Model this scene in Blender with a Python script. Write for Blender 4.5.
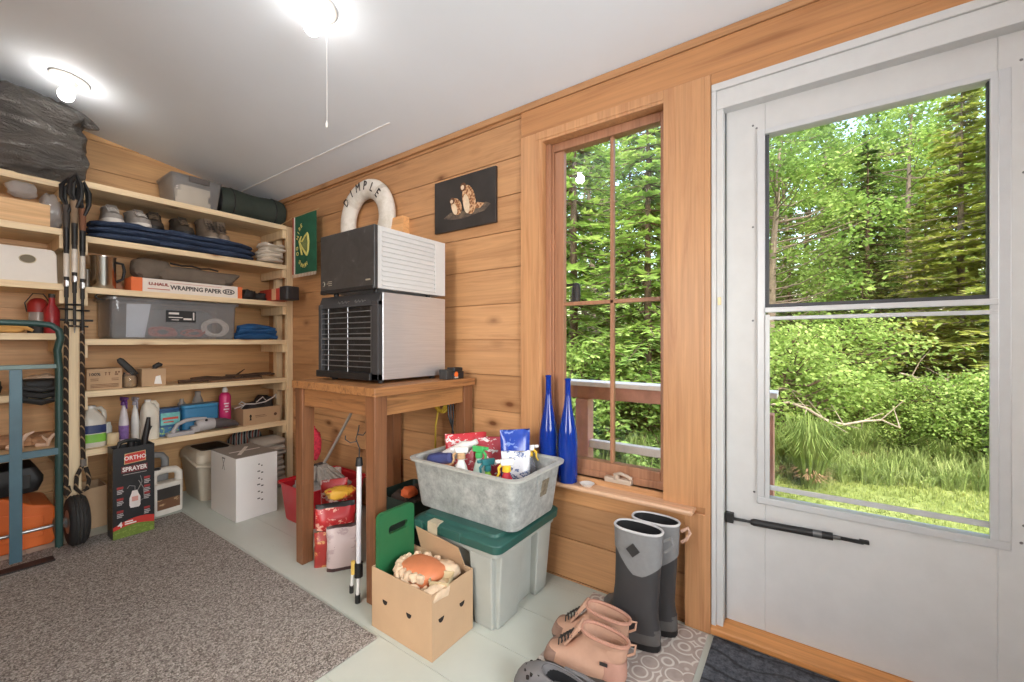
import bpy, bmesh, math, random
from mathutils import Vector, Matrix, noise
PI = math.pi
R = math.radians
SC = bpy.context.scene
COL = SC.collection
for _o in list(bpy.data.objects):
    bpy.data.objects.remove(_o)

# ---------------------------------------------------------------- camera
cam_data = bpy.data.cameras.new('camera')
cam_data.sensor_width = 36.0
cam_data.lens = 418.0 / 1024.0 * 36.0
cam_data.shift_y = 1.0 / 1024.0
cam_data.clip_start = 0.02
cam_data.clip_end = 400
cam = bpy.data.objects.new('camera', cam_data)
COL.objects.link(cam)
cam.location = (0, 0, 1.12)
cam.rotation_euler = (R(90), 0, R(-54.9))
SC.camera = cam

# ---------------------------------------------------------------- sky, sun, added fill light, exposure
SC.view_settings.view_transform = 'Standard'
SC.view_settings.look = 'None'
SC.view_settings.gamma = 1.0
SC.view_settings.use_curve_mapping = False
SC.view_settings.exposure = 0.08
world = bpy.data.worlds.new('world')
SC.world = world
world.use_nodes = True
wn = world.node_tree
wn.nodes.clear()
sky = wn.nodes.new('ShaderNodeTexSky')
sky.sky_type = 'NISHITA'
sky.sun_disc = False
sky.sun_elevation = R(48)
sky.sun_rotation = R(250)
sky.air_density = 1.6
sky.dust_density = 4.0
bg = wn.nodes.new('ShaderNodeBackground')
bg.inputs['Strength'].default_value = 0.68
wout = wn.nodes.new('ShaderNodeOutputWorld')
wn.links.new(sky.outputs[0], bg.inputs[0])
wn.links.new(bg.outputs[0], wout.inputs[0])


def lamp(name, kind, loc, energy, color=(1, 1, 1), **kw):
    d = bpy.data.lights.new(name, kind)
    d.energy = energy
    d.color = color
    for k, v in kw.items():
        setattr(d, k, v)
    o = bpy.data.objects.new(name, d)
    COL.objects.link(o)
    o.location = loc
    return o


sun = lamp('sun', 'SUN', (0, 0, 20), 2.9, (1.0, 0.96, 0.90), angle=R(2.5))
sun.rotation_euler = Vector((0.62, 0.32, -0.85)).to_track_quat('-Z', 'Y').to_euler()
# added fill lamps in two unseen, made-up windows of the front and left walls
fill_lamp = lamp('fill_light', 'AREA', (0.15, -1.72, 1.45), 110, (0.96, 0.98, 1.0), shape='RECTANGLE', size=1.7, size_y=1.35)
fill_lamp.rotation_euler = (R(90), 0, 0)
fill_lamp2 = lamp('fill_light', 'AREA', (-1.32, 0.85, 1.45), 37, (0.96, 0.98, 1.0), shape='RECTANGLE', size=0.82, size_y=1.3)
fill_lamp2.rotation_euler = (R(90), 0, R(-90))
WARM = (1.0, 0.95, 0.89)
BULBS = [(0.902, 1.577), (0.465, 3.19), (-0.6, 1.3)]  # the last bulb is unseen, added to brighten the shelves
BULB_W = [1.1, 1.7, 15]

# ---------------------------------------------------------------- materials


def new_mat(name):
    m = bpy.data.materials.new(name)
    m.use_nodes = True
    nt = m.node_tree
    b = nt.nodes['Principled BSDF']
    return m, nt, b


def N(nt, t, **kw):
    n = nt.nodes.new(t)
    for k, v in kw.items():
        setattr(n, k, v)
    return n


def ramp(nt, src, stops):
    r = N(nt, 'ShaderNodeValToRGB')
    e = r.color_ramp.elements
    while len(e) < len(stops):
        e.new(0.5)
    for i, (p, c) in enumerate(stops):
        e[i].position = p
        e[i].color = (*c, 1) if len(c) == 3 else c
    nt.links.new(src, r.inputs[0])
    return r.outputs[0]


def srgb(*c):
    f = lambda v: v / 12.92 if v <= 0.04045 else ((v + 0.055) / 1.055) ** 2.4
    return tuple(f(x / 255.0) for x in c)


def coords(nt, kind='Object', scale=(1, 1, 1), rot=(0, 0, 0)):
    tc = N(nt, 'ShaderNodeTexCoord')
    mp = N(nt, 'ShaderNodeMapping')
    mp.inputs['Scale'].default_value = scale
    mp.inputs['Rotation'].default_value = rot
    nt.links.new(tc.outputs[kind], mp.inputs[0])
    return mp.outputs[0]


def mix(nt, fac, a, b, blend='MIX'):
    m = N(nt, 'ShaderNodeMix', data_type='RGBA', blend_type=blend)
    for sock, v in ((m.inputs[0], fac), (m.inputs[6], a), (m.inputs[7], b)):
        if hasattr(v, 'default_value') or hasattr(v, 'is_linked'):
            nt.links.new(v, sock)
        elif isinstance(v, (int, float)):
            sock.default_value = v
        else:
            sock.default_value = (*v, 1)
    return m.outputs[2]


def noise_tex(nt, vec, scale=5, detail=4, rough=0.5, dist=0.0):
    n = N(nt, 'ShaderNodeTexNoise')
    n.inputs['Scale'].default_value = scale
    n.inputs['Detail'].default_value = detail
    n.inputs['Roughness'].default_value = rough
    n.inputs['Distortion'].default_value = dist
    if vec is not None:
        nt.links.new(vec, n.inputs['Vector'])
    return n.outputs[0]


def bump(nt, b, h, strength=0.3, dist=0.01):
    bp = N(nt, 'ShaderNodeBump')
    bp.inputs['Strength'].default_value = strength
    bp.inputs['Distance'].default_value = dist
    nt.links.new(h, bp.inputs['Height'])
    nt.links.new(bp.outputs[0], b.inputs['Normal'])


_plain = {}


def plain(rgb, rough=0.6, metal=0.0, var=0.12, scale=9.0, name=None, bmp=0.0, spec=0.5):
    """sRGB colour with a little procedural wear."""
    key = (rgb, rough, metal, var, scale, bmp)
    if key in _plain:
        return _plain[key]
    m, nt, b = new_mat(name or 'paint_%d_%d_%d' % rgb)
    c = srgb(*rgb)
    n = noise_tex(nt, coords(nt), scale, 5, 0.6)
    lo = tuple(max(0, x * (1 - var)) for x in c)
    hi = tuple(min(1, x * (1 + var)) for x in c)
    nt.links.new(ramp(nt, n, [(0.3, lo), (0.7, hi)]), b.inputs['Base Color'])
    b.inputs['Roughness'].default_value = rough
    b.inputs['Metallic'].default_value = metal
    b.inputs['Specular IOR Level'].default_value = spec
    if bmp:
        bump(nt, b, n, bmp, 0.01)
    _plain[key] = m
    return m


def wood(name, base, dark, axis='y', knots=True, board=0.187, board_axis='z', off=0.01, rough=0.5, grain=1.0, knot_col=None, vary=0.16, freq=1.0):
    """Grain along axis; each board of width `board` gets its own tone and grain."""
    m, nt, b = new_mat(name)
    L = nt.links
    tc = N(nt, 'ShaderNodeTexCoord')
    sep = N(nt, 'ShaderNodeSeparateXYZ')
    L.new(tc.outputs['Object'], sep.inputs[0])
    ix = 'xyz'.index(axis)
    bx = 'xyz'.index(board_axis)
    sub = N(nt, 'ShaderNodeMath', operation='SUBTRACT')
    L.new(sep.outputs[bx], sub.inputs[0])
    sub.inputs[1].default_value = off
    div = N(nt, 'ShaderNodeMath', operation='DIVIDE')
    L.new(sub.outputs[0], div.inputs[0])
    div.inputs[1].default_value = board
    fl = N(nt, 'ShaderNodeMath', operation='FLOOR')
    L.new(div.outputs[0], fl.inputs[0])
    wn_ = N(nt, 'ShaderNodeTexWhiteNoise', noise_dimensions='1D')
    L.new(fl.outputs[0], wn_.inputs['W'])
    # shift the grain along the board by the board's own random number
    sc = N(nt, 'ShaderNodeVectorMath', operation='SCALE')
    L.new(wn_.outputs['Color'], sc.inputs[0])
    sc.inputs['Scale'].default_value = 9.0
    add = N(nt, 'ShaderNodeVectorMath', operation='ADD')
    L.new(tc.outputs['Object'], add.inputs[0])
    L.new(sc.outputs[0], add.inputs[1])
    mp = N(nt, 'ShaderNodeMapping')
    s = [14.0 * freq] * 3
    s[ix] = 0.9 * freq
    mp.inputs['Scale'].default_value = s
    L.new(add.outputs[0], mp.inputs[0])
    g1 = noise_tex(nt, mp.outputs[0], 1.6, 6, 0.62, 1.2)
    mp2 = N(nt, 'ShaderNodeMapping')
    s2 = [110.0 * freq] * 3
    s2[ix] = 2.5 * freq
    mp2.inputs['Scale'].default_value = s2
    L.new(add.outputs[0], mp2.inputs[0])
    g2 = noise_tex(nt, mp2.outputs[0], 1.0, 3, 0.6)
    cb, cd = srgb(*base), srgb(*dark)
    col = ramp(nt, g1, [(0.34, tuple(a * grain * 0.5 + c * (1 - grain * 0.5) for a, c in zip(cd, cb))), (0.5, cb), (0.72, tuple(min(1, x * 1.12) for x in cb))])
    fine = ramp(nt, g2, [(0.3, (1 - 0.13 * grain,) * 3), (0.62, (1.03, 1.03, 1.03))])
    col = mix(nt, 1.0, col, fine, 'MULTIPLY')
    tone = ramp(nt, wn_.outputs['Value'], [(0.0, (1 - vary, 1 - vary * 1.15, 1 - vary * 1.3)), (1.0, (1 + vary * 0.45,) * 3)])
    col = mix(nt, 1.0, col, tone, 'MULTIPLY')
    if knots:
        mp3 = N(nt, 'ShaderNodeMapping')
        s3 = [6.4] * 3
        s3[ix] = 3.1
        mp3.inputs['Scale'].default_value = s3
        L.new(add.outputs[0], mp3.inputs[0])
        v = N(nt, 'ShaderNodeTexVoronoi')
        v.inputs['Scale'].default_value = 1.0
        v.inputs['Randomness'].default_value = 1.0
        L.new(mp3.outputs[0], v.inputs['Vector'])
        kc = srgb(*(knot_col or (104, 58, 26)))
        kf = ramp(nt, v.outputs['Distance'], [(0.05, (0.95,) * 3), (0.085, (0.55,) * 3), (0.12, (0.3,) * 3), (0.22, (0.0,) * 3)])
        col = mix(nt, kf, col, kc)
    L.new(col, b.inputs['Base Color'])
    b.inputs['Roughness'].default_value = rough
    bump(nt, b, g2, 0.12, 0.002)
    return m


def glass_mat(name, tint=(1, 1, 1), refl=0.05, haze=0.0):
    m, nt, b = new_mat(name)
    nt.nodes.remove(b)
    out = nt.nodes['Material Output']
    tr = N(nt, 'ShaderNodeBsdfTransparent')
    tr.inputs[0].default_value = (*tint, 1)
    gl = N(nt, 'ShaderNodeBsdfGlossy')
    gl.inputs['Roughness'].default_value = 0.02
    lw = N(nt, 'ShaderNodeFresnel')
    lw.inputs[0].default_value = 1.45
    mx = N(nt, 'ShaderNodeMixShader')
    nt.links.new(lw.outputs[0], mx.inputs[0])
    nt.links.new(tr.outputs[0], mx.inputs[1])
    nt.links.new(gl.outputs[0], mx.inputs[2])
    last = mx.outputs[0]
    if haze:
        d1 = N(nt, 'ShaderNodeBsdfDiffuse')
        d1.inputs[0].default_value = (0.92, 0.92, 0.92, 1)
        d2 = N(nt, 'ShaderNodeBsdfTranslucent')
        d2.inputs[0].default_value = (0.95, 0.95, 0.95, 1)
        df = N(nt, 'ShaderNodeMixShader')
        nt.links.new(d1.outputs[0], df.inputs[1])
        nt.links.new(d2.outputs[0], df.inputs[2])
        m2 = N(nt, 'ShaderNodeMixShader')
        m2.inputs[0].default_value = haze
        nt.links.new(last, m2.inputs[1])
        nt.links.new(df.outputs[0], m2.inputs[2])
        last = m2.outputs[0]
    nt.links.new(last, out.inputs[0])
    return m


def leaf_mat(name, c1, c2, c3, trans=0.45):
    m, nt, b = new_mat(name)
    nt.nodes.remove(b)
    out = nt.nodes['Material Output']
    oi = N(nt, 'ShaderNodeObjectInfo')
    geo = N(nt, 'ShaderNodeNewGeometry')
    n = noise_tex(nt, coords(nt, 'Object'), 1.7, 3, 0.6)
    c1, c2, c3 = [tuple((v * .80 + (sum(c) / 3) * .20 + 8) * .97 for v in c) for c in (c1, c2, c3)]
    col = ramp(nt, n, [(0.3, srgb(*c1)), (0.52, srgb(*c2)), (0.72, srgb(*c3))])
    rnd = ramp(nt, geo.outputs['Random Per Island'], [(0.0, (0.72,) * 3), (1.0, (1.25, 1.22, 1.15))])
    col = mix(nt, 1.0, col, rnd, 'MULTIPLY')
    df = N(nt, 'ShaderNodeBsdfDiffuse')
    tl = N(nt, 'ShaderNodeBsdfTranslucent')
    nt.links.new(col, df.inputs[0])
    nt.links.new(mix(nt, 1.0, col, (1.0, 1.02, 0.75), 'MULTIPLY'), tl.inputs[0])
    mx = N(nt, 'ShaderNodeMixShader')
    mx.inputs[0].default_value = trans
    nt.links.new(df.outputs[0], mx.inputs[1])
    nt.links.new(tl.outputs[0], mx.inputs[2])
    nt.links.new(mx.outputs[0], out.inputs[0])
    return m


# ---------------------------------------------------------------- mesh helpers


class MB:
    def __init__(s):
        s.v = []
        s.f = []

    def add(s, vs, fs):
        o = len(s.v)
        s.v += [tuple(v) for v in vs]
        s.f += [tuple(i + o for i in f) for f in fs]
        return s

    def box(s, x0, y0, z0, x1, y1, z1, rot=None, piv=None):
        vs = [Vector((x, y, z)) for z in (z0, z1) for y in (y0, y1) for x in (x0, x1)]
        if rot:
            p = Vector(piv or ((x0 + x1) / 2, (y0 + y1) / 2, (z0 + z1) / 2))
            vs = [rot @ (v - p) + p for v in vs]
        return s.add(vs, [(0, 2, 3, 1), (4, 5, 7, 6), (0, 1, 5, 4), (2, 6, 7, 3), (0, 4, 6, 2), (1, 3, 7, 5)])

    def hexa(s, lo, hi):
        """box from four bottom and four top corners, both counter-clockwise"""
        return s.add(list(lo) + list(hi), [(3, 2, 1, 0), (4, 5, 6, 7)] + [(i, (i + 1) % 4, 4 + (i + 1) % 4, 4 + i) for i in range(4)])

    def loft(s, rings, cap0=True, cap1=True, closed=True):
        n = len(rings[0])
        vs = [v for r in rings for v in r]
        fs = []
        for i in range(len(rings) - 1):
            for j in range(n if closed else n - 1):
                a, b_ = i * n + j, i * n + (j + 1) % n
                fs.append((a, b_, b_ + n, a + n))
        if cap0:
            fs.append(tuple(reversed(range(n))))
        if cap1:
            fs.append(tuple(range((len(rings) - 1) * n, len(rings) * n)))
        return s.add(vs, fs)

    def tube(s, pts, r, seg=8, closed=False, caps=True):
        pts = [Vector(p) for p in pts]
        n = len(pts)
        rr = r if isinstance(r, (list, tuple)) else [r] * n
        rings = []
        prev = None
        for i, p in enumerate(pts):
            if closed:
                t = pts[(i + 1) % n] - pts[i - 1]
            else:
                t = pts[min(i + 1, n - 1)] - pts[max(i - 1, 0)]
            if t.length < 1e-9:
                t = Vector((0, 0, 1))
            t.normalize()
            if prev is None:
                u = t.cross(Vector((0, 0, 1)) if abs(t.z) < 0.9 else Vector((1, 0, 0)))
            else:
                u = prev - t * prev.dot(t)
            u.normalize()
            prev = u
            w = t.cross(u)
            rings.append([p + (u * math.cos(2 * PI * k / seg) + w * math.sin(2 * PI * k / seg)) * rr[i] for k in range(seg)])
        if closed:
            rings.append(rings[0])
            return s.loft(rings, False, False)
        return s.loft(rings, caps, caps)

    def cyl(s, p0, p1, r0, r1=None, seg=16):
        return s.tube([p0, p1], [r0, r0 if r1 is None else r1], seg)

    def lathe(s, prof, c=(0, 0, 0), seg=20, sx=1.0, sy=1.0, cap0=True, cap1=True):
        cx, cy, cz = c
        return s.loft([[(cx + r * sx * math.cos(2 * PI * k / seg), cy + r * sy * math.sin(2 * PI * k / seg), cz + z) for k in range(seg)] for r, z in prof], cap0, cap1)

    def prism(s, poly, a, b_, axis='z'):
        """extrude a 2D outline between a and b_ along axis"""
        def mk(p, h):
            return {'z': (p[0], p[1], h), 'y': (p[0], h, p[1]), 'x': (h, p[0], p[1])}[axis]
        return s.loft([[mk(p, a) for p in poly], [mk(p, b_) for p in poly]])

    def blob(s, cx, cy, cz, sx, sy, sz, e=0.5, nu=20, nv=12, amp=0.1, fr=2.0, seed=0, flat=True):
        """lumpy superellipsoid standing on z=cz, full size sx, sy, sz"""
        pw = lambda v: math.copysign(abs(v) ** e, v)
        rings = []
        for i in range(nv + 1):
            ph = -PI / 2 + PI * i / nv
            ring = []
            for j in range(nu):
                th = 2 * PI * j / nu
                p = Vector((pw(math.cos(ph)) * pw(math.cos(th)), pw(math.cos(ph)) * pw(math.sin(th)), pw(math.sin(ph))))
                q = Vector((p.x * sx, p.y * sy, p.z * sz)) * fr * 5 + Vector((seed * 7.3, seed * 3.1, seed))
                d = 1 + amp * (noise.noise(q) + 0.5 * noise.noise(q * 2.1) + 0.35 * noise.ridged_multi_fractal(q * 0.9, 0.8, 2.0, 3, 0.9, 1.5) - 0.35)
                z = p.z * d
                if flat:
                    z = max(z, -0.94)
                ring.append((cx + p.x * d * sx / 2, cy + p.y * d * sy / 2, cz + (z + (0.94 if flat else 1.0)) * sz / 1.94))
            rings.append(ring)
        return s.loft(rings)

    def rbox(s, x0, y0, z0, x1, y1, z1, r=0.02, seg=4, taper=1.0):
        """box with rounded vertical edges and slightly rounded top, footprint scaled by taper at the bottom"""
        return s.loft([rrect(x0, y0, x1, y1, r, seg, z0, taper), rrect(x0, y0, x1, y1, r, seg, z1, 1.0)])

    def xf(s, m):
        s.v = [tuple(m @ Vector(v)) for v in s.v]
        return s


def rrect(x0, y0, x1, y1, r, seg, z, k=1.0):
    cx, cy = (x0 + x1) / 2, (y0 + y1) / 2
    hx, hy = (x1 - x0) / 2 * k, (y1 - y0) / 2 * k
    r = min(r, hx, hy)
    out = []
    for qx, qy, a0 in ((1, 1, 0), (-1, 1, 90), (-1, -1, 180), (1, -1, 270)):
        for i in range(seg + 1):
            a = R(a0 + 90 * i / seg)
            out.append((cx + qx * (hx - r) + r * math.cos(a), cy + qy * (hy - r) + r * math.sin(a), z))
    return out


def shell(mb, secs, wall=0.004, seg=4, floor=0.006):
    """open bin: secs = [(x0,y0,x1,y1,r,z)] bottom to rim"""
    outer = [rrect(a[0], a[1], a[2], a[3], a[4], seg, a[5]) for a in secs]
    inner = [rrect(a[0] + wall, a[1] + wall, a[2] - wall, a[3] - wall, max(a[4] - wall, 0.002), seg, max(a[5], secs[0][5] + floor)) for a in reversed(secs)]
    return mb.loft(outer + inner, True, True)


def smooth_mesh(me, angle=40):
    for p in me.polygons:
        p.use_smooth = True
    try:
        me.set_sharp_from_angle(angle=R(angle))
    except Exception:
        pass


def to_mesh(name, mb):
    me = bpy.data.meshes.new(name)
    me.from_pydata([tuple(v) for v in mb.v], [], mb.f)
    bm = bmesh.new()
    bm.from_mesh(me)
    bmesh.ops.recalc_face_normals(bm, faces=bm.faces)
    bm.to_mesh(me)
    bm.free()
    return me


def part(name, mb, mat, parent=None, smooth=True, bevel=0.0, sub=0, label=None, angle=40, solid=0.0, kind=None):
    me = mb if isinstance(mb, bpy.types.Mesh) else to_mesh(name, mb)
    o = bpy.data.objects.new(name, me)
    COL.objects.link(o)
    me.materials.append(mat)
    if smooth:
        smooth_mesh(me, angle)
    if solid:
        md = o.modifiers.new('thick', 'SOLIDIFY')
        md.thickness = solid
    if bevel:
        md = o.modifiers.new('bevel', 'BEVEL')
        md.width = bevel
        md.segments = 2
        md.limit_method = 'ANGLE'
        md.angle_limit = R(40)
    if sub:
        md = o.modifiers.new('sub', 'SUBSURF')
        md.levels = sub
        md.render_levels = sub
    if parent is not None:
        o.parent = parent
    if label:
        o['label'] = label
    if kind:
        o['kind'] = kind
    return o


def tag(o, label, cat, group=None, kind=None):
    o['label'] = label
    o['category'] = cat
    if group:
        o['group'] = group
    if kind:
        o['kind'] = kind
    return o


def thing(name, label, cat, loc=(0, 0, 0), rz=0.0, group=None):
    o = bpy.data.objects.new(name, None)
    COL.objects.link(o)
    o.empty_display_size = 0.05
    o.location = loc
    o.rotation_euler = (0, 0, R(rz))
    return tag(o, label, cat, group)


def solo(name, mb, mat, label, cat, loc=(0, 0, 0), rz=0.0, group=None, **kw):
    o = part(name, mb, mat, None, **kw)
    o.location = loc
    o.rotation_euler = (0, 0, R(rz))
    return tag(o, label, cat, group)


def struct(name, mb, mat, parent=None, **kw):
    o = part(name, mb, mat, parent, **kw)
    if parent is None:
        o['kind'] = 'structure'
    return o


def copy_tree(o, parent=None):
    c = o.copy()
    COL.objects.link(c)
    if parent is not None:
        c.parent = parent
    for ch in list(o.children):
        copy_tree(ch, c)
    return c


def lettering(text, size, mat, parent, loc, rot, name='lettering', depth=0.0006, align='CENTER', bold=0.0, shear=0.0, sx=1.0):
    """flat raised letters; rot is an euler that turns the text's own XY plane"""
    cu = bpy.data.curves.new(name, 'FONT')
    cu.body = text
    cu.size = size
    cu.align_x = align
    cu.align_y = 'CENTER'
    cu.extrude = depth
    cu.offset = bold
    cu.shear = shear
    cu.resolution_u = 2
    tmp = bpy.data.objects.new('tmp_text', cu)
    COL.objects.link(tmp)
    dg = bpy.context.evaluated_depsgraph_get()
    dg.update()
    me = bpy.data.meshes.new_from_object(tmp.evaluated_get(dg))
    bpy.data.objects.remove(tmp)
    bpy.data.curves.remove(cu)
    me.materials.clear()
    o = part(name, me, mat, parent, smooth=False)
    o.location = loc
    o.rotation_euler = rot
    o.scale = (sx, 1, 1)
    return o


# text facing: toward -Y (reads along +X), toward -X (reads along -Y)
FACE_Y = (R(90), 0, 0)
FACE_X = (R(90), 0, R(-90))
rnd = random.Random(7)
# ================================================================ the room
XR, YB, XL, YF = 1.76, 3.82, -1.25, -1.65
CZ = lambda x: 2.305 + 0.16 * (1.76 - x)
M_plank = wood('pine_planks_along_wall', (194, 146, 101), (148, 97, 58), 'y', grain=.8)
M_plank_b = wood('pine_planks_back_wall', (216, 170, 118), (176, 120, 70), 'x', grain=.75)
M_trim_v = wood('fir_trim_upright', (196, 145, 100), (168, 112, 72), 'z', knots=False, board=0.3, board_axis='y', off=0.02, rough=0.42, vary=0.06)
M_trim_h = wood('fir_trim_level', (196, 143, 94), (160, 104, 60), 'y', knots=False, board=0.4, board_axis='z', off=0.05, rough=0.42, vary=0.05)
M_white = plain((203, 203, 202), 0.42, 0, 0.03, 14, 'white_door_paint')
M_alu = plain((200, 202, 204), 0.38, 0.2, 0.03, 20, 'white_aluminium')
M_black = plain((26, 26, 27), 0.5, 0, 0.2, 20, 'black_plastic')
M_dark = plain((48, 47, 46), 0.6, 0, 0.2, 20, 'charcoal')
M_steel = plain((176, 176, 176), 0.28, 1.0, 0.05, 30, 'bare_steel')
M_glass = glass_mat('window_glass')

mb = MB()
x = 1.24 - 0.227 * 11
while x < 1.95:
    mb.box(max(x, XL - 0.1) + 0.0009, YF - 0.1, -0.03, x + 0.227 - 0.0009, YB + 0.1, 0)
    x += 0.227
m, nt, b = new_mat('painted_floor_boards')
c = coords(nt)
n1 = noise_tex(nt, c, 2.2, 5, 0.6)
base = ramp(nt, n1, [(0.3, srgb(186, 192, 182)), (0.7, srgb(198, 203, 194))])
vo = N(nt, 'ShaderNodeTexVoronoi')
vo.inputs['Scale'].default_value = 22
nt.links.new(c, vo.inputs['Vector'])
spots = ramp(nt, vo.outputs['Distance'], [(0.035, (0.75,) * 3), (0.07, (0,) * 3)])
n2 = noise_tex(nt, c, 3.1, 2)
spots = mix(nt, 1.0, spots, ramp(nt, n2, [(0.55, (0, 0, 0)), (0.62, (1, 1, 1))]), 'MULTIPLY')
nt.links.new(mix(nt, spots, base, srgb(132, 132, 120)), b.inputs['Base Color'])
b.inputs['Roughness'].default_value = 0.38
struct('floor', mb, m, smooth=False)
struct('floor.001', MB().box(XL - 0.1, YF - 0.1, -0.08, 1.93, YB + 0.1, -0.03), plain((70, 66, 60)), smooth=False)

m_ceil = plain((236, 243, 250), 0.75, 0, 0.02, 1.5, 'ceiling_paint')
mb = MB()
xs = (XL - 0.1, 1.525, 1.93)
mb.hexa([(xs[0], YF - .1, CZ(xs[0])), (xs[2], YF - .1, CZ(xs[2])), (xs[2], YB + .1, CZ(xs[2])), (xs[0], YB + .1, CZ(xs[0]))],
        [(xs[0], YF - .1, CZ(xs[0]) + .12), (xs[2], YF - .1, CZ(xs[2]) + .12), (xs[2], YB + .1, CZ(xs[2]) + .12), (xs[0], YB + .1, CZ(xs[0]) + .12)])
struct('ceiling', mb, m_ceil, smooth=False)
# taped seam of the ceiling panels
mb = MB()
s0, s1 = 1.512, 1.52
mb.hexa([(s0, 1.9, CZ(s0) - .0035), (s1, 1.9, CZ(s1) - .0035), (s1, YB, CZ(s1) - .0035), (s0, YB, CZ(s0) - .0035)],
        [(s0, 1.9, CZ(s0) + .002), (s1, 1.9, CZ(s1) + .002), (s1, YB, CZ(s1) + .002), (s0, YB, CZ(s0) + .002)])
struct('trim_1', mb, plain((238, 238, 236), 0.6), smooth=False)

# window wall: solid backing with openings, then grooved boards
WY0, WY1, WZ0, WZ1 = 0.455, 1.075, 0.50, 2.115
DY0, DY1, DZ1 = -0.66, 0.295, 2.115
def wall_pieces(mb, x0, x1, y0, y1, z0, z1, holes):
    ys = sorted({y0, y1, *[h[0] for h in holes], *[h[1] for h in holes]})
    ys = [y for y in ys if y0 <= y <= y1]
    for a, b_ in zip(ys, ys[1:]):
        spans = [(z0, z1)]
        for h0, h1, g0, g1 in holes:
            if h0 < b_ - 1e-6 and h1 > a + 1e-6:
                new = []
                for s, e in spans:
                    if g1 <= s or g0 >= e:
                        new.append((s, e))
                    else:
                        if g0 > s:
                            new.append((s, g0))
                        if g1 < e:
                            new.append((g1, e))
                spans = new
        for s, e in spans:
            if e - s > 0.004:
                mb.box(x0, a, s, x1, b_, e)
HOLES = [(WY0, WY1, WZ0, WZ1), (DY0, DY1, 0, DZ1)]
mb = MB()
wall_pieces(mb, 1.772, 1.90, YF - .1, YB + .1, -0.05, 2.33, HOLES)
zz = 0.01 - 0.187
while zz < 2.27:
    g = 0.0024
    wall_pieces(mb, 1.76, 1.7735, YF, YB, max(zz + g, 0.001), min(zz + 0.187 - g, 2.3), HOLES)
    zz += 0.187
struct('wall_right', mb, M_plank, smooth=False)
mb = MB()
mb.box(XL, YB + .012, -.05, XR + .01, YB + .1, 2.9)
zz = 0.01 - 0.187
while zz < 2.9:
    mb.box(XL, YB, max(zz + .0022, .001), XR, YB + .013, zz + 0.187 - .0022)
    zz += 0.187
struct('wall_back', mb, M_plank_b, smooth=False)
mb = MB()
wall_pieces(mb, XL - .1, XL, YF - .1, YB + .1, -.05, 2.9, [(.42, 1.28, .775, 2.125)])
struct('wall_left', mb, M_plank, smooth=False)
w3 = struct('added_window_3', MB().box(XL - .06, .42, .775, XL - .055, 1.28, 2.125), M_glass, smooth=False)  # unseen window, added in the left wall for its fill lamp
mb = MB()
for bx in ((XL, .15 - .85), (.15 + .85, 1.8)):
    mb.box(bx[0], YF - .1, -.05, bx[1], YF, 2.9)
mb.box(.15 - .85, YF - .1, -.05, 1.0, YF, .775)
mb.box(.15 - .85, YF - .1, 2.125, 1.0, YF, 2.9)
struct('wall_front', mb, M_plank_b, smooth=False)
w2 = struct('added_window_2', MB().box(-.7, YF - .06, .775, 1.0, YF - .055, 2.125), M_glass, smooth=False)  # unseen window, made up for the fill lamp in the front wall
mb = MB()
for a in ((-.7, .775, -.64, 2.125), (.94, .775, 1.0, 2.125), (-.64, .775, .94, .83), (-.64, 2.07, .94, 2.125), (.13, .83, .17, 2.07)):
    mb.box(a[0], YF - .09, a[1], a[2], YF - .03, a[3])
struct('window_frame', mb, M_trim_v, w2, smooth=False)
mb = MB()
for a in ((.42, .775, .47, 2.125), (1.23, .775, 1.28, 2.125), (.47, .775, 1.23, .83), (.47, 2.07, 1.23, 2.125)):
    mb.box(XL - .09, a[0], a[1], XL - .03, a[2], a[3])
struct('window_frame', mb, M_trim_v, w3, smooth=False)

# crown strip, header board, casings, stool, apron
def trim(n, mb, mat=M_trim_v, bevel=0.0015):
    struct('trim_%d' % n, mb, mat, smooth=False, bevel=bevel)
trim(2, MB().box(1.742, YF, 2.272, 1.762, YB, 2.304), M_plank)
trim(3, MB().box(1.748, -0.9, 2.145, 1.762, 1.172, 2.271).box(1.748, -0.9, 2.1025, 1.762, .2975, 2.1445), wood('header_board', (200, 144, 94), (150, 92, 52), 'y', knots=False, board=.5, off=-.1, freq=.6, grain=1.2, rough=.42))
trim(4, MB().box(1.744, 1.078, .476, 1.762, 1.172, 2.143))
trim(5, MB().box(1.744, .318, .476, 1.762, .474, 2.143))
trim(6, MB().box(1.744, .298, 0.001, 1.762, .392, .453).box(1.744, .298, .453, 1.762, .318, 2.143))
# window
gx = lambda y: 1.824 + (y - .7375) * math.tan(R(5))   # pane alone tilted to place the ceiling bulb's reflection; sash stays shut
win = struct('window_1', MB().hexa([(gx(.49), .49, .55), (gx(.49) + .004, .49, .55), (gx(.985) + .004, .985, .55), (gx(.985), .985, .55)], [(gx(.49), .49, 2.07), (gx(.49) + .004, .49, 2.07), (gx(.985) + .004, .985, 2.07), (gx(.985), .985, 2.07)]), M_glass, smooth=False)
M_sash = wood('window_sash_wood', (166, 118, 88), (124, 82, 58), 'z', knots=False, board=.5, board_axis='y', rough=.4, vary=.03)
mb = MB()
mb.box(1.745, 1.048, .478, 1.90, 1.075, 2.115)      # jambs and head of the opening
mb.box(1.762, .455, .478, 1.90, .468, 2.115)
mb.box(1.745, .468, 2.092, 1.90, 1.048, 2.115)
mb.box(1.742, 1.060, .478, 1.752, 1.0785, 2.105).box(1.742, .474, 2.105, 1.752, 1.078, 2.143)
struct('window_frame', mb, M_trim_v, win, smooth=False, bevel=.002)
mb = MB()
mb.box(1.795, 1.012, .53, 1.845, 1.047, 2.09).box(1.795, .469, .53, 1.845, .500, 2.09)
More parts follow.
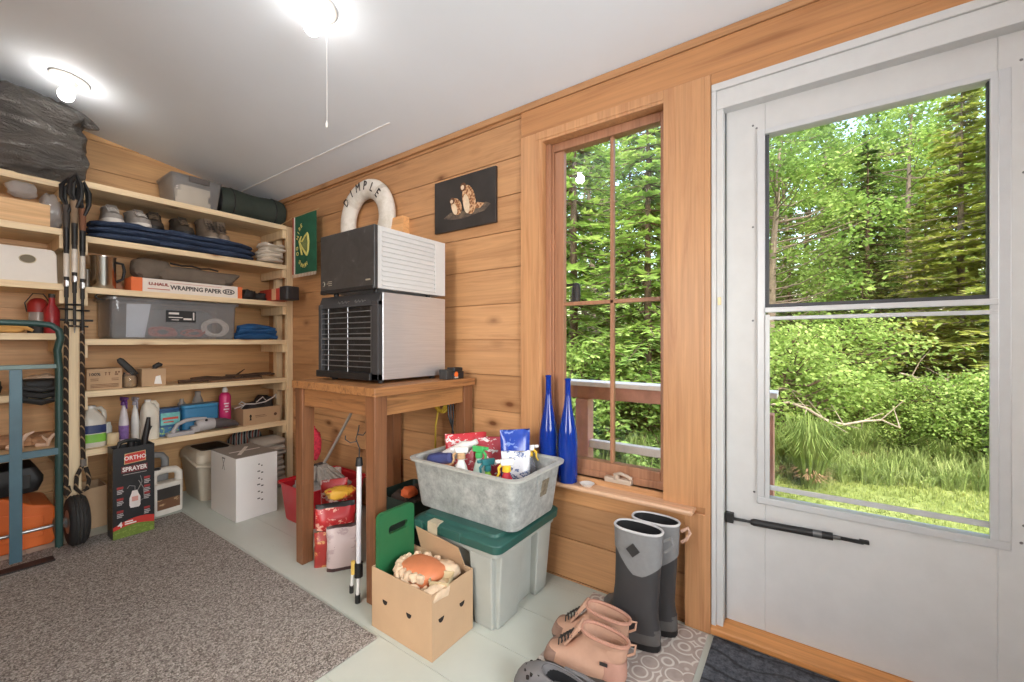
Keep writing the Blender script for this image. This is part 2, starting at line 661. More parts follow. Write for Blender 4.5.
mb.box(1.795, .500, 2.050, 1.845, 1.012, 2.09).box(1.795, .500, .53, 1.845, 1.012, .572)
mb.box(1.806, .963, .572, 1.838, 1.012, 2.05).box(1.778, 1.020, .53, 1.796, 1.047, 2.09)
struct('sash', mb, M_sash, win, smooth=False, bevel=.003)
mb = MB()
mb.box(1.808, .711, .572, 1.834, .727, 2.05).box(1.808, .50, 1.295, 1.834, .963, 1.313)
struct('muntin', mb, M_sash, win, smooth=False, bevel=.002)
M_sill = wood('sill_wood', (214, 172, 138), (180, 130, 92), 'y', knots=False, board=.5, off=-.1, rough=.4, vary=.04)
struct('window_sill', MB().box(1.688, .352, .455, 1.80, 1.19, .4765), M_sill, win, smooth=False, bevel=.008)
struct('apron', MB().box(1.7455, .392, .372, 1.762, 1.172, .4545), M_trim_h, win, smooth=False, bevel=.002)
mb = MB().box(1.772, .469, .4767, 1.80, 1.047, .50).box(1.79, .469, .50, 1.812, 1.047, .531)
struct('sash_stop', mb, M_sash, win, smooth=False, bevel=.002)
mb = MB().box(1.76, .615, .50, 1.79, .735, .522).cyl((1.768, .68, .52), (1.764, .68, .54), .014, .012, 12)
mb.tube([(1.765, .69, .535), (1.757, .66, .548), (1.76, .63, .540), (1.765, .612, .53)], [.009, .008, .007, .009], 8)
struct('crank', mb, plain((196, 178, 160), .4, .2), win, bevel=.003)

# door: white storm door in a white frame
door = struct('door_1', MB(), M_white)
mb = MB()
mb.box(1.800, .123, .052, 1.842, .252, 2.052).box(1.800, -.622, .052, 1.842, -.455, 2.052)
mb.box(1.800, -.455, 1.885, 1.842, .123, 2.052).box(1.800, -.455, .052, 1.842, .123, .545)
door.data = to_mesh('door_1', mb)
door.data.materials.append(M_white)
md = door.modifiers.new('bevel', 'BEVEL'); md.width = .002; md.limit_method = 'ANGLE'
mb = MB()
for y0, y1, z0, z1 in ((.123, .148, .547, 1.905), (-.48, -.455, .547, 1.905), (-.455, .123, 1.885, 1.905), (-.48, .148, .522, .547)):
    mb.box(1.793, y0, z0, 1.802, y1, z1)
mb.box(1.79, .108, .547, 1.80, .123, 1.22).box(1.79, -.455, .547, 1.80, -.438, 1.885)
mb.box(1.788, -.455, 1.228, 1.803, .123, 1.246).box(1.7892, -.4546, 1.200, 1.802, .1226, 1.213)
mb.box(1.805, -.455, .575, 1.815, .123, .592)
struct('storm_frame', mb, M_alu, door, smooth=False, bevel=.002)
mb = MB()
mb.box(1.806, .111, 1.246, 1.822, .123, 1.885).box(1.806, -.455, 1.246, 1.822, -.436, 1.885)
mb.box(1.800, -.455, 1.246, 1.822, .123, 1.259)
struct('screen_frame', mb, plain((70, 72, 76), .5, .3), door, smooth=False)
struct('pane', MB().box(1.826, -.456, 1.24, 1.829, .124, 1.886), M_glass, door, smooth=False)
struct('pane.001', MB().box(1.826, -.456, .544, 1.829, .124, 1.23), M_glass, door, smooth=False)
mb = MB()
for y, z in ((.162, 1.93), (.162, 1.55), (.162, 1.2), (.15, 1.917), (-.50, 1.92), (-.505, 1.6), (.158, .56), (-.50, .55), (-.505, .60)):
    mb.cyl((1.7995, y, z), (1.7985, y, z), .004, .003, 8)
struct('screw', mb, plain((120, 120, 122), .4, .6), door)
mb = MB().cyl((1.782, .16, .452), (1.782, -.075, .461), .0125, None, 16)
mb.cyl((1.782, .168, .4515), (1.782, .158, .452), .009, .0125, 12)
cl = struct('closer', mb, M_black, door)
mb = MB().cyl((1.784, .235, .448), (1.782, .165, .4515), .006, .0045, 10).box(1.776, .225, .432, 1.800, .252, .468)
mb.box(1.779, -.155, .456, 1.784, -.072, .468).box(1.784, -.17, .457, 1.802, -.145, .467)
struct('closer_bracket', mb, M_black, cl, smooth=False, bevel=.001)
struct('closer_ring', MB().cyl((1.782, -.02, .459), (1.782, -.045, .46), .0132, None, 16).cyl((1.782, -.075, .461), (1.782, -.095, .4615), .007, None, 10), plain((120, 122, 124), .3, .8), cl)
mb = MB()
mb.box(1.744, .279, .04, 1.80, .2955, 2.075).box(1.752, .256, .04, 1.846, .279, 2.004)
mb.box(1.744, -.9, 2.075, 1.80, .2955, 2.102).box(1.752, -.66, 2.004, 1.846, .279, 2.075).box(1.752, -.66, .04, 1.846, -.628, 2.004)
struct('door_2', mb, M_white, smooth=False, bevel=.003)
bpy.data.objects['door_2'].name = 'trim_7'
mb = MB()
mb.hexa([(1.728, -.9, .012), (1.80, -.9, .0), (1.80, .298, .0), (1.728, .298, .012)], [(1.728, -.9, .038), (1.80, -.9, .052), (1.80, .298, .052), (1.728, .298, .038)])
mb.box(1.797, -.66, .0, 1.90, .255, .0515)
trim(8, mb, wood('threshold_oak', (204, 142, 84), (158, 98, 50), 'y', knots=False, board=.5, off=-.1, freq=1.4, rough=.36, vary=.02), .006)
trim(9, MB().box(1.742, -.9, .0, 1.776, .292, .0125), plain((150, 152, 150), .5))
mb = MB().box(1.748, .262, 1.26, 1.753, .274, 1.29)
trim(10, mb, plain((190, 176, 140), .4, .6), .001)

# ================================================================ floor coverings
m, nt, b = new_mat('speckled_loop_carpet')
c = coords(nt)
v = N(nt, 'ShaderNodeTexVoronoi')
v.inputs['Scale'].default_value = 230
nt.links.new(c, v.inputs['Vector'])
sepc = N(nt, 'ShaderNodeSeparateColor')
nt.links.new(v.outputs['Color'], sepc.inputs[0])
col = ramp(nt, sepc.outputs[0], [(0.0, srgb(98, 92, 87)), (0.4, srgb(142, 134, 127)), (0.7, srgb(170, 162, 155)), (1.0, srgb(198, 192, 184))])
nt.links.new(col, b.inputs['Base Color'])
b.inputs['Roughness'].default_value = 0.95
b.inputs['Specular IOR Level'].default_value = 0.1
bump(nt, b, v.outputs['Distance'], 0.7, 0.006)
solo('carpet_rug', MB().box(-1.2, 1.322, 0.0005, 0.998, 3.345, 0.009), m, 'large brown speckled carpet laid over the painted boards', 'rug', smooth=False, bevel=.004)

m, nt, b = new_mat('black_ribbed_mat')
c = coords(nt)
n1 = noise_tex(nt, c, 60, 4, 0.7)
wv = N(nt, 'ShaderNodeTexWave', wave_type='BANDS')
wv.inputs['Scale'].default_value = 4.2
wv.inputs['Distortion'].default_value = 9.0
wv.inputs['Detail'].default_value = 1.5
nt.links.new(c, wv.inputs['Vector'])
col = ramp(nt, n1, [(0.35, srgb(44, 47, 54)), (0.65, srgb(92, 96, 104))])
line = ramp(nt, wv.outputs[0], [(0.0, (0.35,) * 3), (0.12, (1,) * 3)])
nt.links.new(mix(nt, 1.0, col, line, 'MULTIPLY'), b.inputs['Base Color'])
b.inputs['Roughness'].default_value = 0.9
bump(nt, b, wv.outputs[0], 0.5, 0.004)
solo('door_mat', MB().box(1.15, -.62, .0005, 1.735, .285, .010), m, 'charcoal door mat with carved lines at the threshold', 'mat', smooth=False, bevel=.004)

m, nt, b = new_mat('ringed_boot_mat')
c = coords(nt)
v = N(nt, 'ShaderNodeTexVoronoi')
v.inputs['Scale'].default_value = 14
v.inputs['Randomness'].default_value = 0.75
nt.links.new(c, v.inputs['Vector'])
r1 = ramp(nt, v.outputs['Distance'], [(0.36, (0,) * 3), (0.39, (1,) * 3), (0.43, (1,) * 3), (0.46, (0,) * 3)])
r2 = ramp(nt, v.outputs['Distance'], [(0.58, (0,) * 3), (0.61, (1,) * 3), (0.66, (1,) * 3), (0.69, (0,) * 3)])
n1 = noise_tex(nt, c, 40, 4)
base = ramp(nt, n1, [(0.3, srgb(160, 146, 138)), (0.7, srgb(178, 164, 156))])
both = mix(nt, 1.0, r1, r2, 'ADD')
nt.links.new(mix(nt, both, base, srgb(212, 206, 198)), b.inputs['Base Color'])
b.inputs['Roughness'].default_value = 0.7
solo('boot_mat', MB().box(1.05, .305, .0005, 1.735, .775, .006), m, 'thin taupe mat printed with pale rings under the boots', 'mat', smooth=False, bevel=.002)
# ================================================================ outdoors
GZ = -0.7
def ground_z(x, y):
    d = math.hypot(x, y)
    return GZ + max(0, d - 9) * 0.03
m, nt, b = new_mat('lawn_grass')
c = coords(nt)
n1 = noise_tex(nt, c, 1.1, 6, 0.7)
n2 = noise_tex(nt, c, 24, 6, 0.75)
col = ramp(nt, n1, [(0.3, srgb(116, 134, 60)), (0.5, srgb(142, 158, 80)), (0.72, srgb(166, 176, 104))])
col = mix(nt, 1.0, col, ramp(nt, n2, [(0.3, (.72,) * 3), (0.7, (1.12,) * 3)]), 'MULTIPLY')
nt.links.new(col, b.inputs['Base Color'])
b.inputs['Roughness'].default_value = 0.95
bump(nt, b, n2, 0.8, 0.05)
mb = MB()
nx, ny = 40, 50
vs, fs = [], []
for i in range(nx + 1):
    for j in range(ny + 1):
        x_, y_ = 1.9 + 40 * (i / nx) ** 1.6, -22 + 56 * j / ny
        vs.append((x_, y_, ground_z(x_, y_) + .03 * noise.noise(Vector((x_ * .6, y_ * .6, 0)))))
for i in range(nx):
    for j in range(ny):
        a = i * (ny + 1) + j
        fs.append((a, a + ny + 1, a + ny + 2, a + 1))
mb.add(vs, fs)
lawn = part('lawn', mb, m)
lawn['kind'] = 'structure'

def tuft(mb, x, y, z, h, n, spread, w, rr):
    for _ in range(n):
        a = rr.uniform(0, 2 * PI)
        l = h * rr.uniform(.6, 1.1)
        out = spread * rr.uniform(.1, 1.0)
        r0 = spread * .22 * rr.random()
        bx, by = x + r0 * math.cos(a), y + r0 * math.sin(a)
        dx, dy = math.cos(a), math.sin(a)
        px_, py_ = -dy * w / 2, dx * w / 2
        p = []
        for k, (u, hh) in enumerate(((0, 0), (.35, .62), (.75, 1.0), (1.15, .88))):
            ww = (1, .9, .6, .08)[k]
            cx, cy, cz = bx + dx * out * u, by + dy * out * u, z + l * hh
            p += [(cx + px_ * ww, cy + py_ * ww, cz), (cx - px_ * ww, cy - py_ * ww, cz)]
        mb.add(p, [(0, 1, 3, 2), (2, 3, 5, 4), (4, 5, 7, 6)])

def at(px_, d):
    """ground position d metres along the view axis on the column of a bearing"""
    a = (px_ - 512) / 418.0
    return (d * (.8181 + a * .5750), d * (.5750 - a * .8181))

# short blades growing over the lawn
M_blade = leaf_mat('grass_blades', (116, 136, 60), (146, 164, 80), (174, 184, 108), .35)
rr = random.Random(3)
mb = MB()
for _ in range(7000):
    px_, d = rr.uniform(740, 1110), rr.uniform(3.0, 5.8)
    x_, y_ = at(px_, d)
    tuft(mb, x_, y_, ground_z(x_, y_) - .01, rr.uniform(.03, .075), 3, .05, .008, rr)
lb = part('lawn_blades', mb, M_blade, smooth=False)
tag(lb, 'short mown grass blades of the lawn beyond the door', 'grass', kind='stuff')

M_orn = leaf_mat('ornamental_grass', (98, 128, 58), (134, 160, 80), (178, 188, 116), .4)
M_thatch = plain((150, 122, 92), .95, 0, .35, 30, 'dry_thatch')
def grass_clump(px_, d, h, sp, label, n=420):
    x_, y_ = at(px_, d)
    z_ = ground_z(x_, y_)
    t = thing('ornamental_grass', label, 'grass', (x_, y_, z_))
    rr = random.Random(int(px_ * 10))
    mb = MB()
    tuft(mb, 0, 0, 0.02, h, n, sp, .013, rr)
    part('blades', mb, M_orn, t, smooth=False)
    mb = MB()
    tuft(mb, 0, 0, 0, h * .33, n // 2, sp * .5, .014, rr)
    part('thatch', mb, M_thatch, t, smooth=False)
    return t
grass_clump(810, 5.2, .80, .46, 'rounded ornamental grass clump with arching blades, largest on the lawn edge', 620)
grass_clump(772, 5.6, .62, .38, 'smaller grass clump half hidden by the railing end', 360)
grass_clump(858, 6.3, .55, .36, 'shaggy grass clump right of the rounded one', 300)
grass_clump(944, 5.9, .42, .34, 'low dry grass clump near the right edge of the lawn', 260)
grass_clump(640, 5.4, .6, .42, 'grass clump seen low through the window', 300)

# rank tall grass and weeds between lawn and shrubs
rr = random.Random(21)
mb = MB()
for _ in range(620):
    px_ = rr.uniform(770, 1080)
    d = rr.uniform(5.5, 6.9) - (px_ - 770) * .0022
    x_, y_ = at(px_, d)
    tuft(mb, x_, y_, ground_z(x_, y_) - .01, rr.uniform(.14, .36), 9, .2, .013, rr)
for _ in range(260):
    px_, d = rr.uniform(540, 770), rr.uniform(4.6, 5.6)
    x_, y_ = at(px_, d)
    tuft(mb, x_, y_, ground_z(x_, y_) - .01, rr.uniform(.25, .5), 9, .16, .013, rr)
tw = part('tall_grass', mb, leaf_mat('weedy_grass', (106, 132, 66), (136, 160, 84), (172, 186, 116), .4), smooth=False)
tag(tw, 'band of tall weedy grass between the lawn and the shrubs', 'grass', kind='stuff')

# ---- foliage
def leaf(mb, p, nrm, up, L, W):
    t = up - nrm * up.dot(nrm)
    if t.length < 1e-4:
        t = Vector((1, 0, 0))
    t.normalize()
    s = nrm.cross(t)
    mb.add([p, p + t * L * .45 + s * W, p + t * L, p + t * L * .45 - s * W], [(0, 1, 2, 3)])

def rv(rr):
    while True:
        v = Vector((rr.uniform(-1, 1), rr.uniform(-1, 1), rr.uniform(-1, 1)))
        if .05 < v.length < 1:
            return v.normalized()

def crown_clusters(mb, rr, clusters, per, L, W, flat=.5):
    for c, r in clusters:
        for _ in range(per):
            v = rv(rr)
            p = c + Vector((v.x * r, v.y * r, v.z * r * flat)) * rr.uniform(.35, 1.05)
            nrm = (Vector((0, 0, 1)) * 1.1 + rv(rr)).normalized()
            leaf(mb, p, nrm, Vector((v.x, v.y, -.2)) + rv(rr) * .6, L * rr.uniform(.6, 1.2), W * rr.uniform(.7, 1.1))

def broadleaf(seed, h, spread, base, n, per, L, W):
    """returns foliage MB and wood MB for a loose broadleaved tree"""
    rr = random.Random(seed)
    fo, wo = MB(), MB()
    lean = Vector((rr.uniform(-.3, .3), rr.uniform(-.3, .3), 0))
    pts = [Vector((0, 0, -.1))]
    for k in range(1, 7):
        u = k / 6
        pts.append(Vector((lean.x * u + rr.uniform(-.06, .06), lean.y * u + rr.uniform(-.06, .06), h * .92 * u)))
    wo.tube(pts, [.085 * (1 - .85 * k / 6) * h / 6 for k in range(7)], 7)
    cl = []
    for _ in range(n):
        u = rr.uniform(base, 1.0)
        a = rr.uniform(0, 2 * PI)
        rad = spread * math.sin(PI * min(1, (u - base) / (1 - base) * .85 + .12)) * rr.uniform(.35, 1)
        k = min(5, int(u * 6))
        p0 = pts[k].lerp(pts[k + 1], u * 6 - k) if u < 1 else pts[6]
        c = p0 + Vector((rad * math.cos(a), rad * math.sin(a), rad * .25))
        mid = p0.lerp(c, .5) + Vector((0, 0, -.08))
        wo.tube([p0, mid, c], [.016, .011, .005], 4)
        cl.append((c, rr.uniform(.28, .55)))
    crown_clusters(fo, rr, cl, per, L, W)
    return fo, wo

def conifer(seed, h, spread, base, whorls, per, L=.12, droop=.25, sp=.16):
    """tiers of flat drooping sprays"""
    rr = random.Random(seed)
    fo, wo = MB(), MB()
    wo.tube([(0, 0, -.1), (0.02, 0, h * .5), (0, 0, h)], [.07 * h / 6, .045 * h / 6, .006], 7)
    for i in range(whorls):
        u = i / (whorls - 1)
        z = h * (base + (1 - base) * u)
        rad = spread * (1 - u) ** .85 + .08
        for k in range(per):
            a = rr.uniform(0, 2 * PI)
            l = rad * rr.uniform(.6, 1.1)
            d = Vector((math.cos(a), math.sin(a), 0))
            tip = Vector((0, 0, z)) + d * l + Vector((0, 0, -droop * l + .04))
            root = Vector((0, 0, z + .03))
            wo.tube([root, tip], [.012, .003], 3, caps=False)
            side = Vector((-d.y, d.x, 0))
            m_ = max(3, int(l / .11))
            for q in range(m_):
                s_ = (q + 1) / m_
                pt = root.lerp(tip, s_)
                wl = sp * (1.15 - .75 * s_) * (l / spread + .5)
                for sd in (-1, 1):
                    for r_ in range(2):
                        dirv = (d * rr.uniform(.4, .9) + side * sd + Vector((0, 0, rr.uniform(-.28, .1)))).normalized()
                        nr = (Vector((0, 0, 1)) + rv(rr) * .35).normalized()
                        leaf(fo, pt + rv(rr) * .02, nr, dirv, wl * rr.uniform(.8, 1.5), L * .26)
            leaf(fo, tip - d * .05, Vector((0, 0, 1)), d, .14, .03)
    return fo, wo

M_lf_birch = leaf_mat('leaves_light', (116, 158, 62), (152, 188, 90), (192, 214, 124), .5)
M_lf_mid = leaf_mat('leaves_mid', (92, 136, 54), (128, 168, 74), (166, 196, 100), .45)
M_lf_spruce = leaf_mat('needles_spruce', (106, 152, 74), (152, 192, 94), (200, 224, 128), .42)
M_lf_cedar = leaf_mat('needles_yellow', (120, 138, 54), (162, 176, 76), (204, 210, 108), .38)
M_lf_dark = leaf_mat('needles_dark', (58, 88, 46), (82, 116, 56), (112, 144, 72), .3)
M_bark = plain((128, 116, 104), .95, 0, .35, 14, 'grey_bark', bmp=.5)
M_bark_d = plain((92, 78, 66), .95, 0, .35, 14, 'brown_bark', bmp=.5)

def make_proto(name, fw, leafm, bark):
    fo, wo = fw
    return (name, to_mesh('foliage', fo), to_mesh('trunk', wo), leafm, bark)
P_birch = make_proto('leafy_tree', broadleaf(11, 6.5, 1.5, .2, 80, 100, .08, .03), M_lf_birch, M_bark)
P_maple = make_proto('leafy_tree', broadleaf(23, 7.5, 1.8, .12, 90, 95, .095, .036), M_lf_mid, M_bark)
P_spruce = make_proto('spruce_tree', conifer(5, 6.0, 1.5, .02, 34, 11), M_lf_spruce, M_bark_d)
P_cedar = make_proto('cedar_tree', conifer(9, 6.4, 1.35, .06, 36, 11, .13, .12, .2), M_lf_cedar, M_bark)
P_dark = make_proto('dark_spruce_tree', conifer(15, 7.0, 1.6, .02, 34, 11), M_lf_dark, M_bark_d)
P_shrub = make_proto('leafy_shrub', broadleaf(31, 1.75, .8, .24, 46, 130, .055, .022), M_lf_birch, M_bark_d)
def plant(P, px_, d, label, cat, sc=1.0, rz=0, group=None, dz=0.0, sz=None):
    x_, y_ = at(px_, d)
    t = thing(P[0], label, cat, (x_, y_, ground_z(x_, y_) + dz - .02), rz, group)
    t.scale = (sc, sc, sz or sc)
    for nm, me, mt in (('foliage', P[1], P[3]), ('trunk', P[2], P[4])):
        o = bpy.data.objects.new(nm, me)
        COL.objects.link(o)
        o.parent = t
        if not me.materials:
            me.materials.append(mt)
    return t
FG = 'trees of the wood behind the house'
plant(P_spruce, 648, 5.9, 'bright green spruce with layered boughs nearest the window', 'tree', 1.0, 20)
plant(P_spruce, 575, 6.6, 'green spruce at the left side of the window view', 'tree', 1.15, 140)
plant(P_maple, 600, 9.2, 'broadleaved tree behind the spruces at the window', 'tree', 1.0, 75)
plant(P_birch, 700, 9.0, 'light green broadleaved tree hidden partly by the middle casing', 'tree', 1.1, 15)
plant(P_maple, 765, 8.8, 'leafy tree at the left edge of the door glass', 'tree', 1.05, 205)
plant(P_dark, 868, 9.6, 'dark spruce in the middle of the door glass', 'tree', .92, 33)
plant(P_spruce, 862, 8.2, 'shorter green spruce in front of the dark one', 'tree', .55, 250)
plant(P_birch, 905, 10.2, 'tall pale birch right of the dark spruce', 'tree', 1.25, 120)
plant(P_cedar, 962, 7.4, 'yellow green cedar at the right edge of the door glass', 'tree', 1.05, 60)
plant(P_cedar, 1010, 6.6, 'yellow green cedar close to the right door stile', 'tree', .95, 200)
plant(P_cedar, 925, 8.8, 'olive cedar behind the yellow cedars', 'tree', .8, 310)
for i, (px_, d, P, s) in enumerate([(540, 11, P_dark, 1.2), (585, 12.5, P_birch, 1.3), (630, 11.5, P_dark, 1.1), (665, 13, P_maple, 1.35), (715, 12, P_dark, 1.1), (742, 13.5, P_birch, 1.35),
                                    (785, 11.5, P_birch, 1.2), (815, 13, P_maple, 1.2), (845, 14.5, P_birch, 1.4), (885, 13, P_maple, 1.3), (935, 13, P_birch, 1.35), (975, 11, P_maple, 1.2), (1020, 12, P_dark, 1.2), (1060, 9, P_birch, 1.2),
                                    (765, 15, P_dark, 1.2), (800, 14.5, P_maple, 1.3), (830, 16, P_dark, 1.3), (870, 16, P_birch, 1.5), (905, 15, P_dark, 1.2), (955, 15, P_maple, 1.3), (600, 14, P_dark, 1.2), (660, 15, P_birch, 1.4), (790, 10, P_spruce, .8), (500, 9.5, P_maple, 1.2), (1100, 7.5, P_cedar, 1.1)]):
    plant(P, px_, d, ('dark spruce far back in the woods' if P is P_dark else 'pale leafy tree far back in the woods' if P is P_birch else 'mid green leafy tree far back in the woods' if P is P_maple else 'small light green spruce among the far trees' if P is P_spruce else 'yellow cedar at the edge of the woods') + (', seen through the window' if px_ < 690 else ', seen through the door glass'), 'tree', s, 37 * i, FG)
SG = 'shrubs along the lawn edge'
for i, (px_, d, s) in enumerate([(775, 6.9, 1.25), (812, 7.4, 1.35), (848, 7.0, .8), (880, 6.9, .72), (915, 6.4, .62), (952, 6.2, .78), (985, 5.9, .85), (1020, 5.6, .95), (560, 6.1, 1.1), (600, 6.3, 1.15), (640, 6.1, 1.0), (690, 6.2, 1.1), (735, 6.4, 1.1)]):
    plant(P_shrub, px_, d, 'light green leafy shrub at the lawn edge, seen through the ' + ('window' if px_ < 750 else 'door glass'), 'shrub', s, 53 * i, SG)
# fallen bare branch under the shrubs
rr = random.Random(4)
x0, y0 = at(770, 6.0)
x1, y1 = at(900, 5.9)
mb = MB()
pts = [Vector((x0, y0, .22)).lerp(Vector((x1, y1, -.12)), k / 7) + Vector((0, 0, .09 * math.sin(k * 1.3))) for k in range(8)]
mb.tube(pts, [.014, .016, .018, .02, .018, .015, .012, .007], 6)
for k in range(1, 8):
    for s_ in range(2):
        q = pts[k] + Vector((rr.uniform(-.3, .3), rr.uniform(-.3, .3), rr.uniform(-.25, .35)))
        mb.tube([pts[k], q], [.009, .003], 4)
solo('bare_branch', mb, plain((150, 138, 124), .9, 0, .2), 'bare grey fallen branch lying across the shrubs behind the lawn', 'branch')

for i, (p0, d0, p1, d1, z0_, z1_, lab) in enumerate(((770, 6.6, 860, 6.7, .35, .0, 'dead grey branch sagging left of centre under the shrubs'), (900, 6.5, 985, 6.3, .55, .25, 'dead grey branch reaching right under the yellow cedars'), (930, 6.9, 1000, 6.2, .2, .45, 'thin dead branch rising toward the right door stile'))):
    x0, y0 = at(p0, d0)
    x1, y1 = at(p1, d1)
    mb = MB()
    pts = [Vector((x0, y0, z0_)).lerp(Vector((x1, y1, z1_)), k / 7) + Vector((0, 0, .10 * math.sin(k * 1.1 + i))) for k in range(8)]
    mb.tube(pts, [.016, .016, .015, .014, .012, .010, .008, .005], 6)
    for k in range(1, 8):
        for s_ in range(3):
            q = pts[k] + Vector((rr.uniform(-.4, .4), rr.uniform(-.4, .4), rr.uniform(-.3, .4)))
            mb.tube([pts[k], pts[k].lerp(q, .5) + Vector((0, 0, .05)), q], [.008, .005, .002], 4)
    solo('bare_branch', mb, plain((150, 138, 124), .9, 0, .2), lab, 'branch')

# porch landing and its railing
M_deck = plain((206, 150, 132), .8, 0, .16, 12, 'weathered_red_deck')
M_rail_top = plain((236, 226, 220), .75, 0, .1, 10, 'worn_rail_top')
t = thing('porch_railing', 'weathered reddish porch railing outside the window and door', 'railing', (0, 0, 0))
part('top_rail', MB().box(2.50, .118, .832, 2.64, 1.36, .862), M_rail_top, t, smooth=False, bevel=.004)
part('rail', MB().box(2.555, .16, .745, 2.595, 1.34, .831), M_deck, t, smooth=False, bevel=.004)
part('rail.001', MB().box(2.55, .19, .425, 2.60, 1.17, .475), M_rail_top, t, smooth=False, bevel=.004)
for y in (.135, 1.17):
    part('post', MB().box(2.53, y, -.12, 2.62, y + .09, .744), M_deck, t, smooth=False, bevel=.004)
mb = MB()
for k in range(5):
    mb.box(1.94 + k * .145, -.8, -.15, 1.94 + k * .145 + .139, 1.4, -.12)
mb.box(1.94, -.78, -.70, 2.0, -.70, -.15).box(2.58, -.78, -.72, 2.64, -.70, -.15).box(1.94, 1.3, -.70, 2.0, 1.38, -.15).box(2.58, 1.3, -.72, 2.64, 1.38, -.15)
dk = part('porch_deck', mb, M_deck, smooth=False)
dk['kind'] = 'structure'
# thermometer fixed outside the pane
t = thing('thermometer', 'small dark oval thermometer on a bracket outside the window', 'thermometer', (1.905, .945, 1.36))
part('body', MB().lathe([(.0, -.06), (.018, -.052), (.024, -.03), (.024, .03), (.018, .052), (0, .06)], seg=14, sy=1.0, sx=.4), plain((62, 66, 72), .4), t)
part('bracket', MB().box(-.006, .0, -.055, 0.004, .06, -.045).box(-.006, .0, .045, 0.004, .06, .055), M_dark, t, smooth=False)
# ================================================================ ceiling lamps
m, nt, b = new_mat('bulb_glow')
b.inputs['Emission Color'].default_value = (*WARM, 1)
b.inputs['Emission Strength'].default_value = 0
M_porc = plain((236, 234, 228), .3, 0, .03, 20, 'porcelain')
SLOPE = math.atan(-0.16)
BL = ['bare ceiling bulb with a long pull string, nearest the camera', 'bare ceiling bulb above the black garbage bag', 'unseen ceiling bulb added at the left to brighten the shelves']
for i, (bx, by) in enumerate(BULBS):
    t = thing('ceiling_light', BL[i], 'ceiling light', (bx, by, CZ(bx) - .002))
    mb = MB().lathe([(.078, 0), (.078, -.005), (.072, -.010), (.036, -.014), (.026, -.036), (.0, -.036)], seg=28)
    mb.xf(Matrix.Rotation(-SLOPE, 4, 'Y'))
    part('base', mb, M_porc, t)
    mb = MB().lathe([(0, -.112), (.018, -.109), (.028, -.098), (.0325, -.081), (.030, -.064), (.021, -.047), (.0145, -.036), (.0135, -.027), (0, -.027)], seg=24).xf(Matrix.Rotation(-SLOPE, 4, 'Y') @ Matrix.Translation((0, 0, -.008)))
    mm = m.copy()
    mm.node_tree.nodes['Principled BSDF'].inputs['Emission Strength'].default_value = BULB_W[i] / (PI * .0125)
    part('bulb', mb, mm, t)
    if i == 0:
        ox, oy = .575 * .043, -.818 * .043
        mb = MB().tube([(ox * .7, oy * .7, -.012), (ox, oy, -.03), (ox, oy, -.25), (ox + .001, oy, -.455)], .0011, 5)
        part('pull_string', mb, plain((236, 234, 230), .6), t)
        part('pull_knob', MB().lathe([(0, -.478), (.0045, -.475), (.005, -.462), (.002, -.452), (0, -.452)], (ox, oy, 0), 10), M_porc, t)

# ================================================================ oak table and what stands on it
M_oak = wood('old_oak_top', (164, 114, 70), (90, 55, 30), 'x', knots=False, board=.16, board_axis='y', rough=.5, grain=1.5, freq=1.3, vary=.08)
M_oak_y = wood('old_oak_apron', (156, 107, 66), (82, 50, 28), 'y', knots=False, board=.5, board_axis='z', off=-.1, rough=.5, grain=1.5, freq=1.1, vary=.04)
M_oak_x = wood('old_oak_apron_front', (170, 121, 74), (96, 60, 34), 'x', knots=False, board=.5, board_axis='z', off=-.1, rough=.5, grain=1.5, freq=1.1, vary=.04)
M_leg = wood('old_oak_leg', (130, 86, 56), (86, 52, 32), 'z', knots=False, board=.5, board_axis='z', off=-.1, rough=.45, grain=1.1, vary=.04)
TX0, TX1, TY0, TY1 = 1.105, 1.735, 1.478, 2.125
t = thing('work_table', 'old square oak table with thick legs against the pine wall', 'table')
part('tabletop', MB().box(TX0 - .012, TY0 - .012, .888, TX1 + .005, TY1 + .012, .927), M_oak, t, smooth=False, bevel=.004)
for lx in (TX0, TX1 - .066):
    for ly in (TY0 + .004, TY1 - .066):
        part('leg', MB().hexa([(lx + .004, ly + .004, .001), (lx + .062, ly + .004, .001), (lx + .062, ly + .062, .001), (lx + .004, ly + .062, .001)],
                              [(lx, ly, .888), (lx + .066, ly, .888), (lx + .066, ly + .066, .888), (lx, ly + .066, .888)]), M_leg, t, smooth=False, bevel=.003)
part('apron', MB().box(TX0 + .012, TY0 + .071, .80, TX0 + .034, TY1 - .067, .887), M_oak_y, t, smooth=False, bevel=.002)
part('apron', MB().box(TX1 - .034, TY0 + .071, .80, TX1 - .012, TY1 - .067, .887), M_oak_y, t, smooth=False, bevel=.002)
part('apron', MB().box(TX0 + .067, TY0 + .014, .80, TX1 - .067, TY0 + .036, .887), M_oak_x, t, smooth=False, bevel=.002)
part('apron', MB().box(TX0 + .067, TY1 - .036, .80, TX1 - .067, TY1 - .014, .887), M_oak_x, t, smooth=False, bevel=.002)

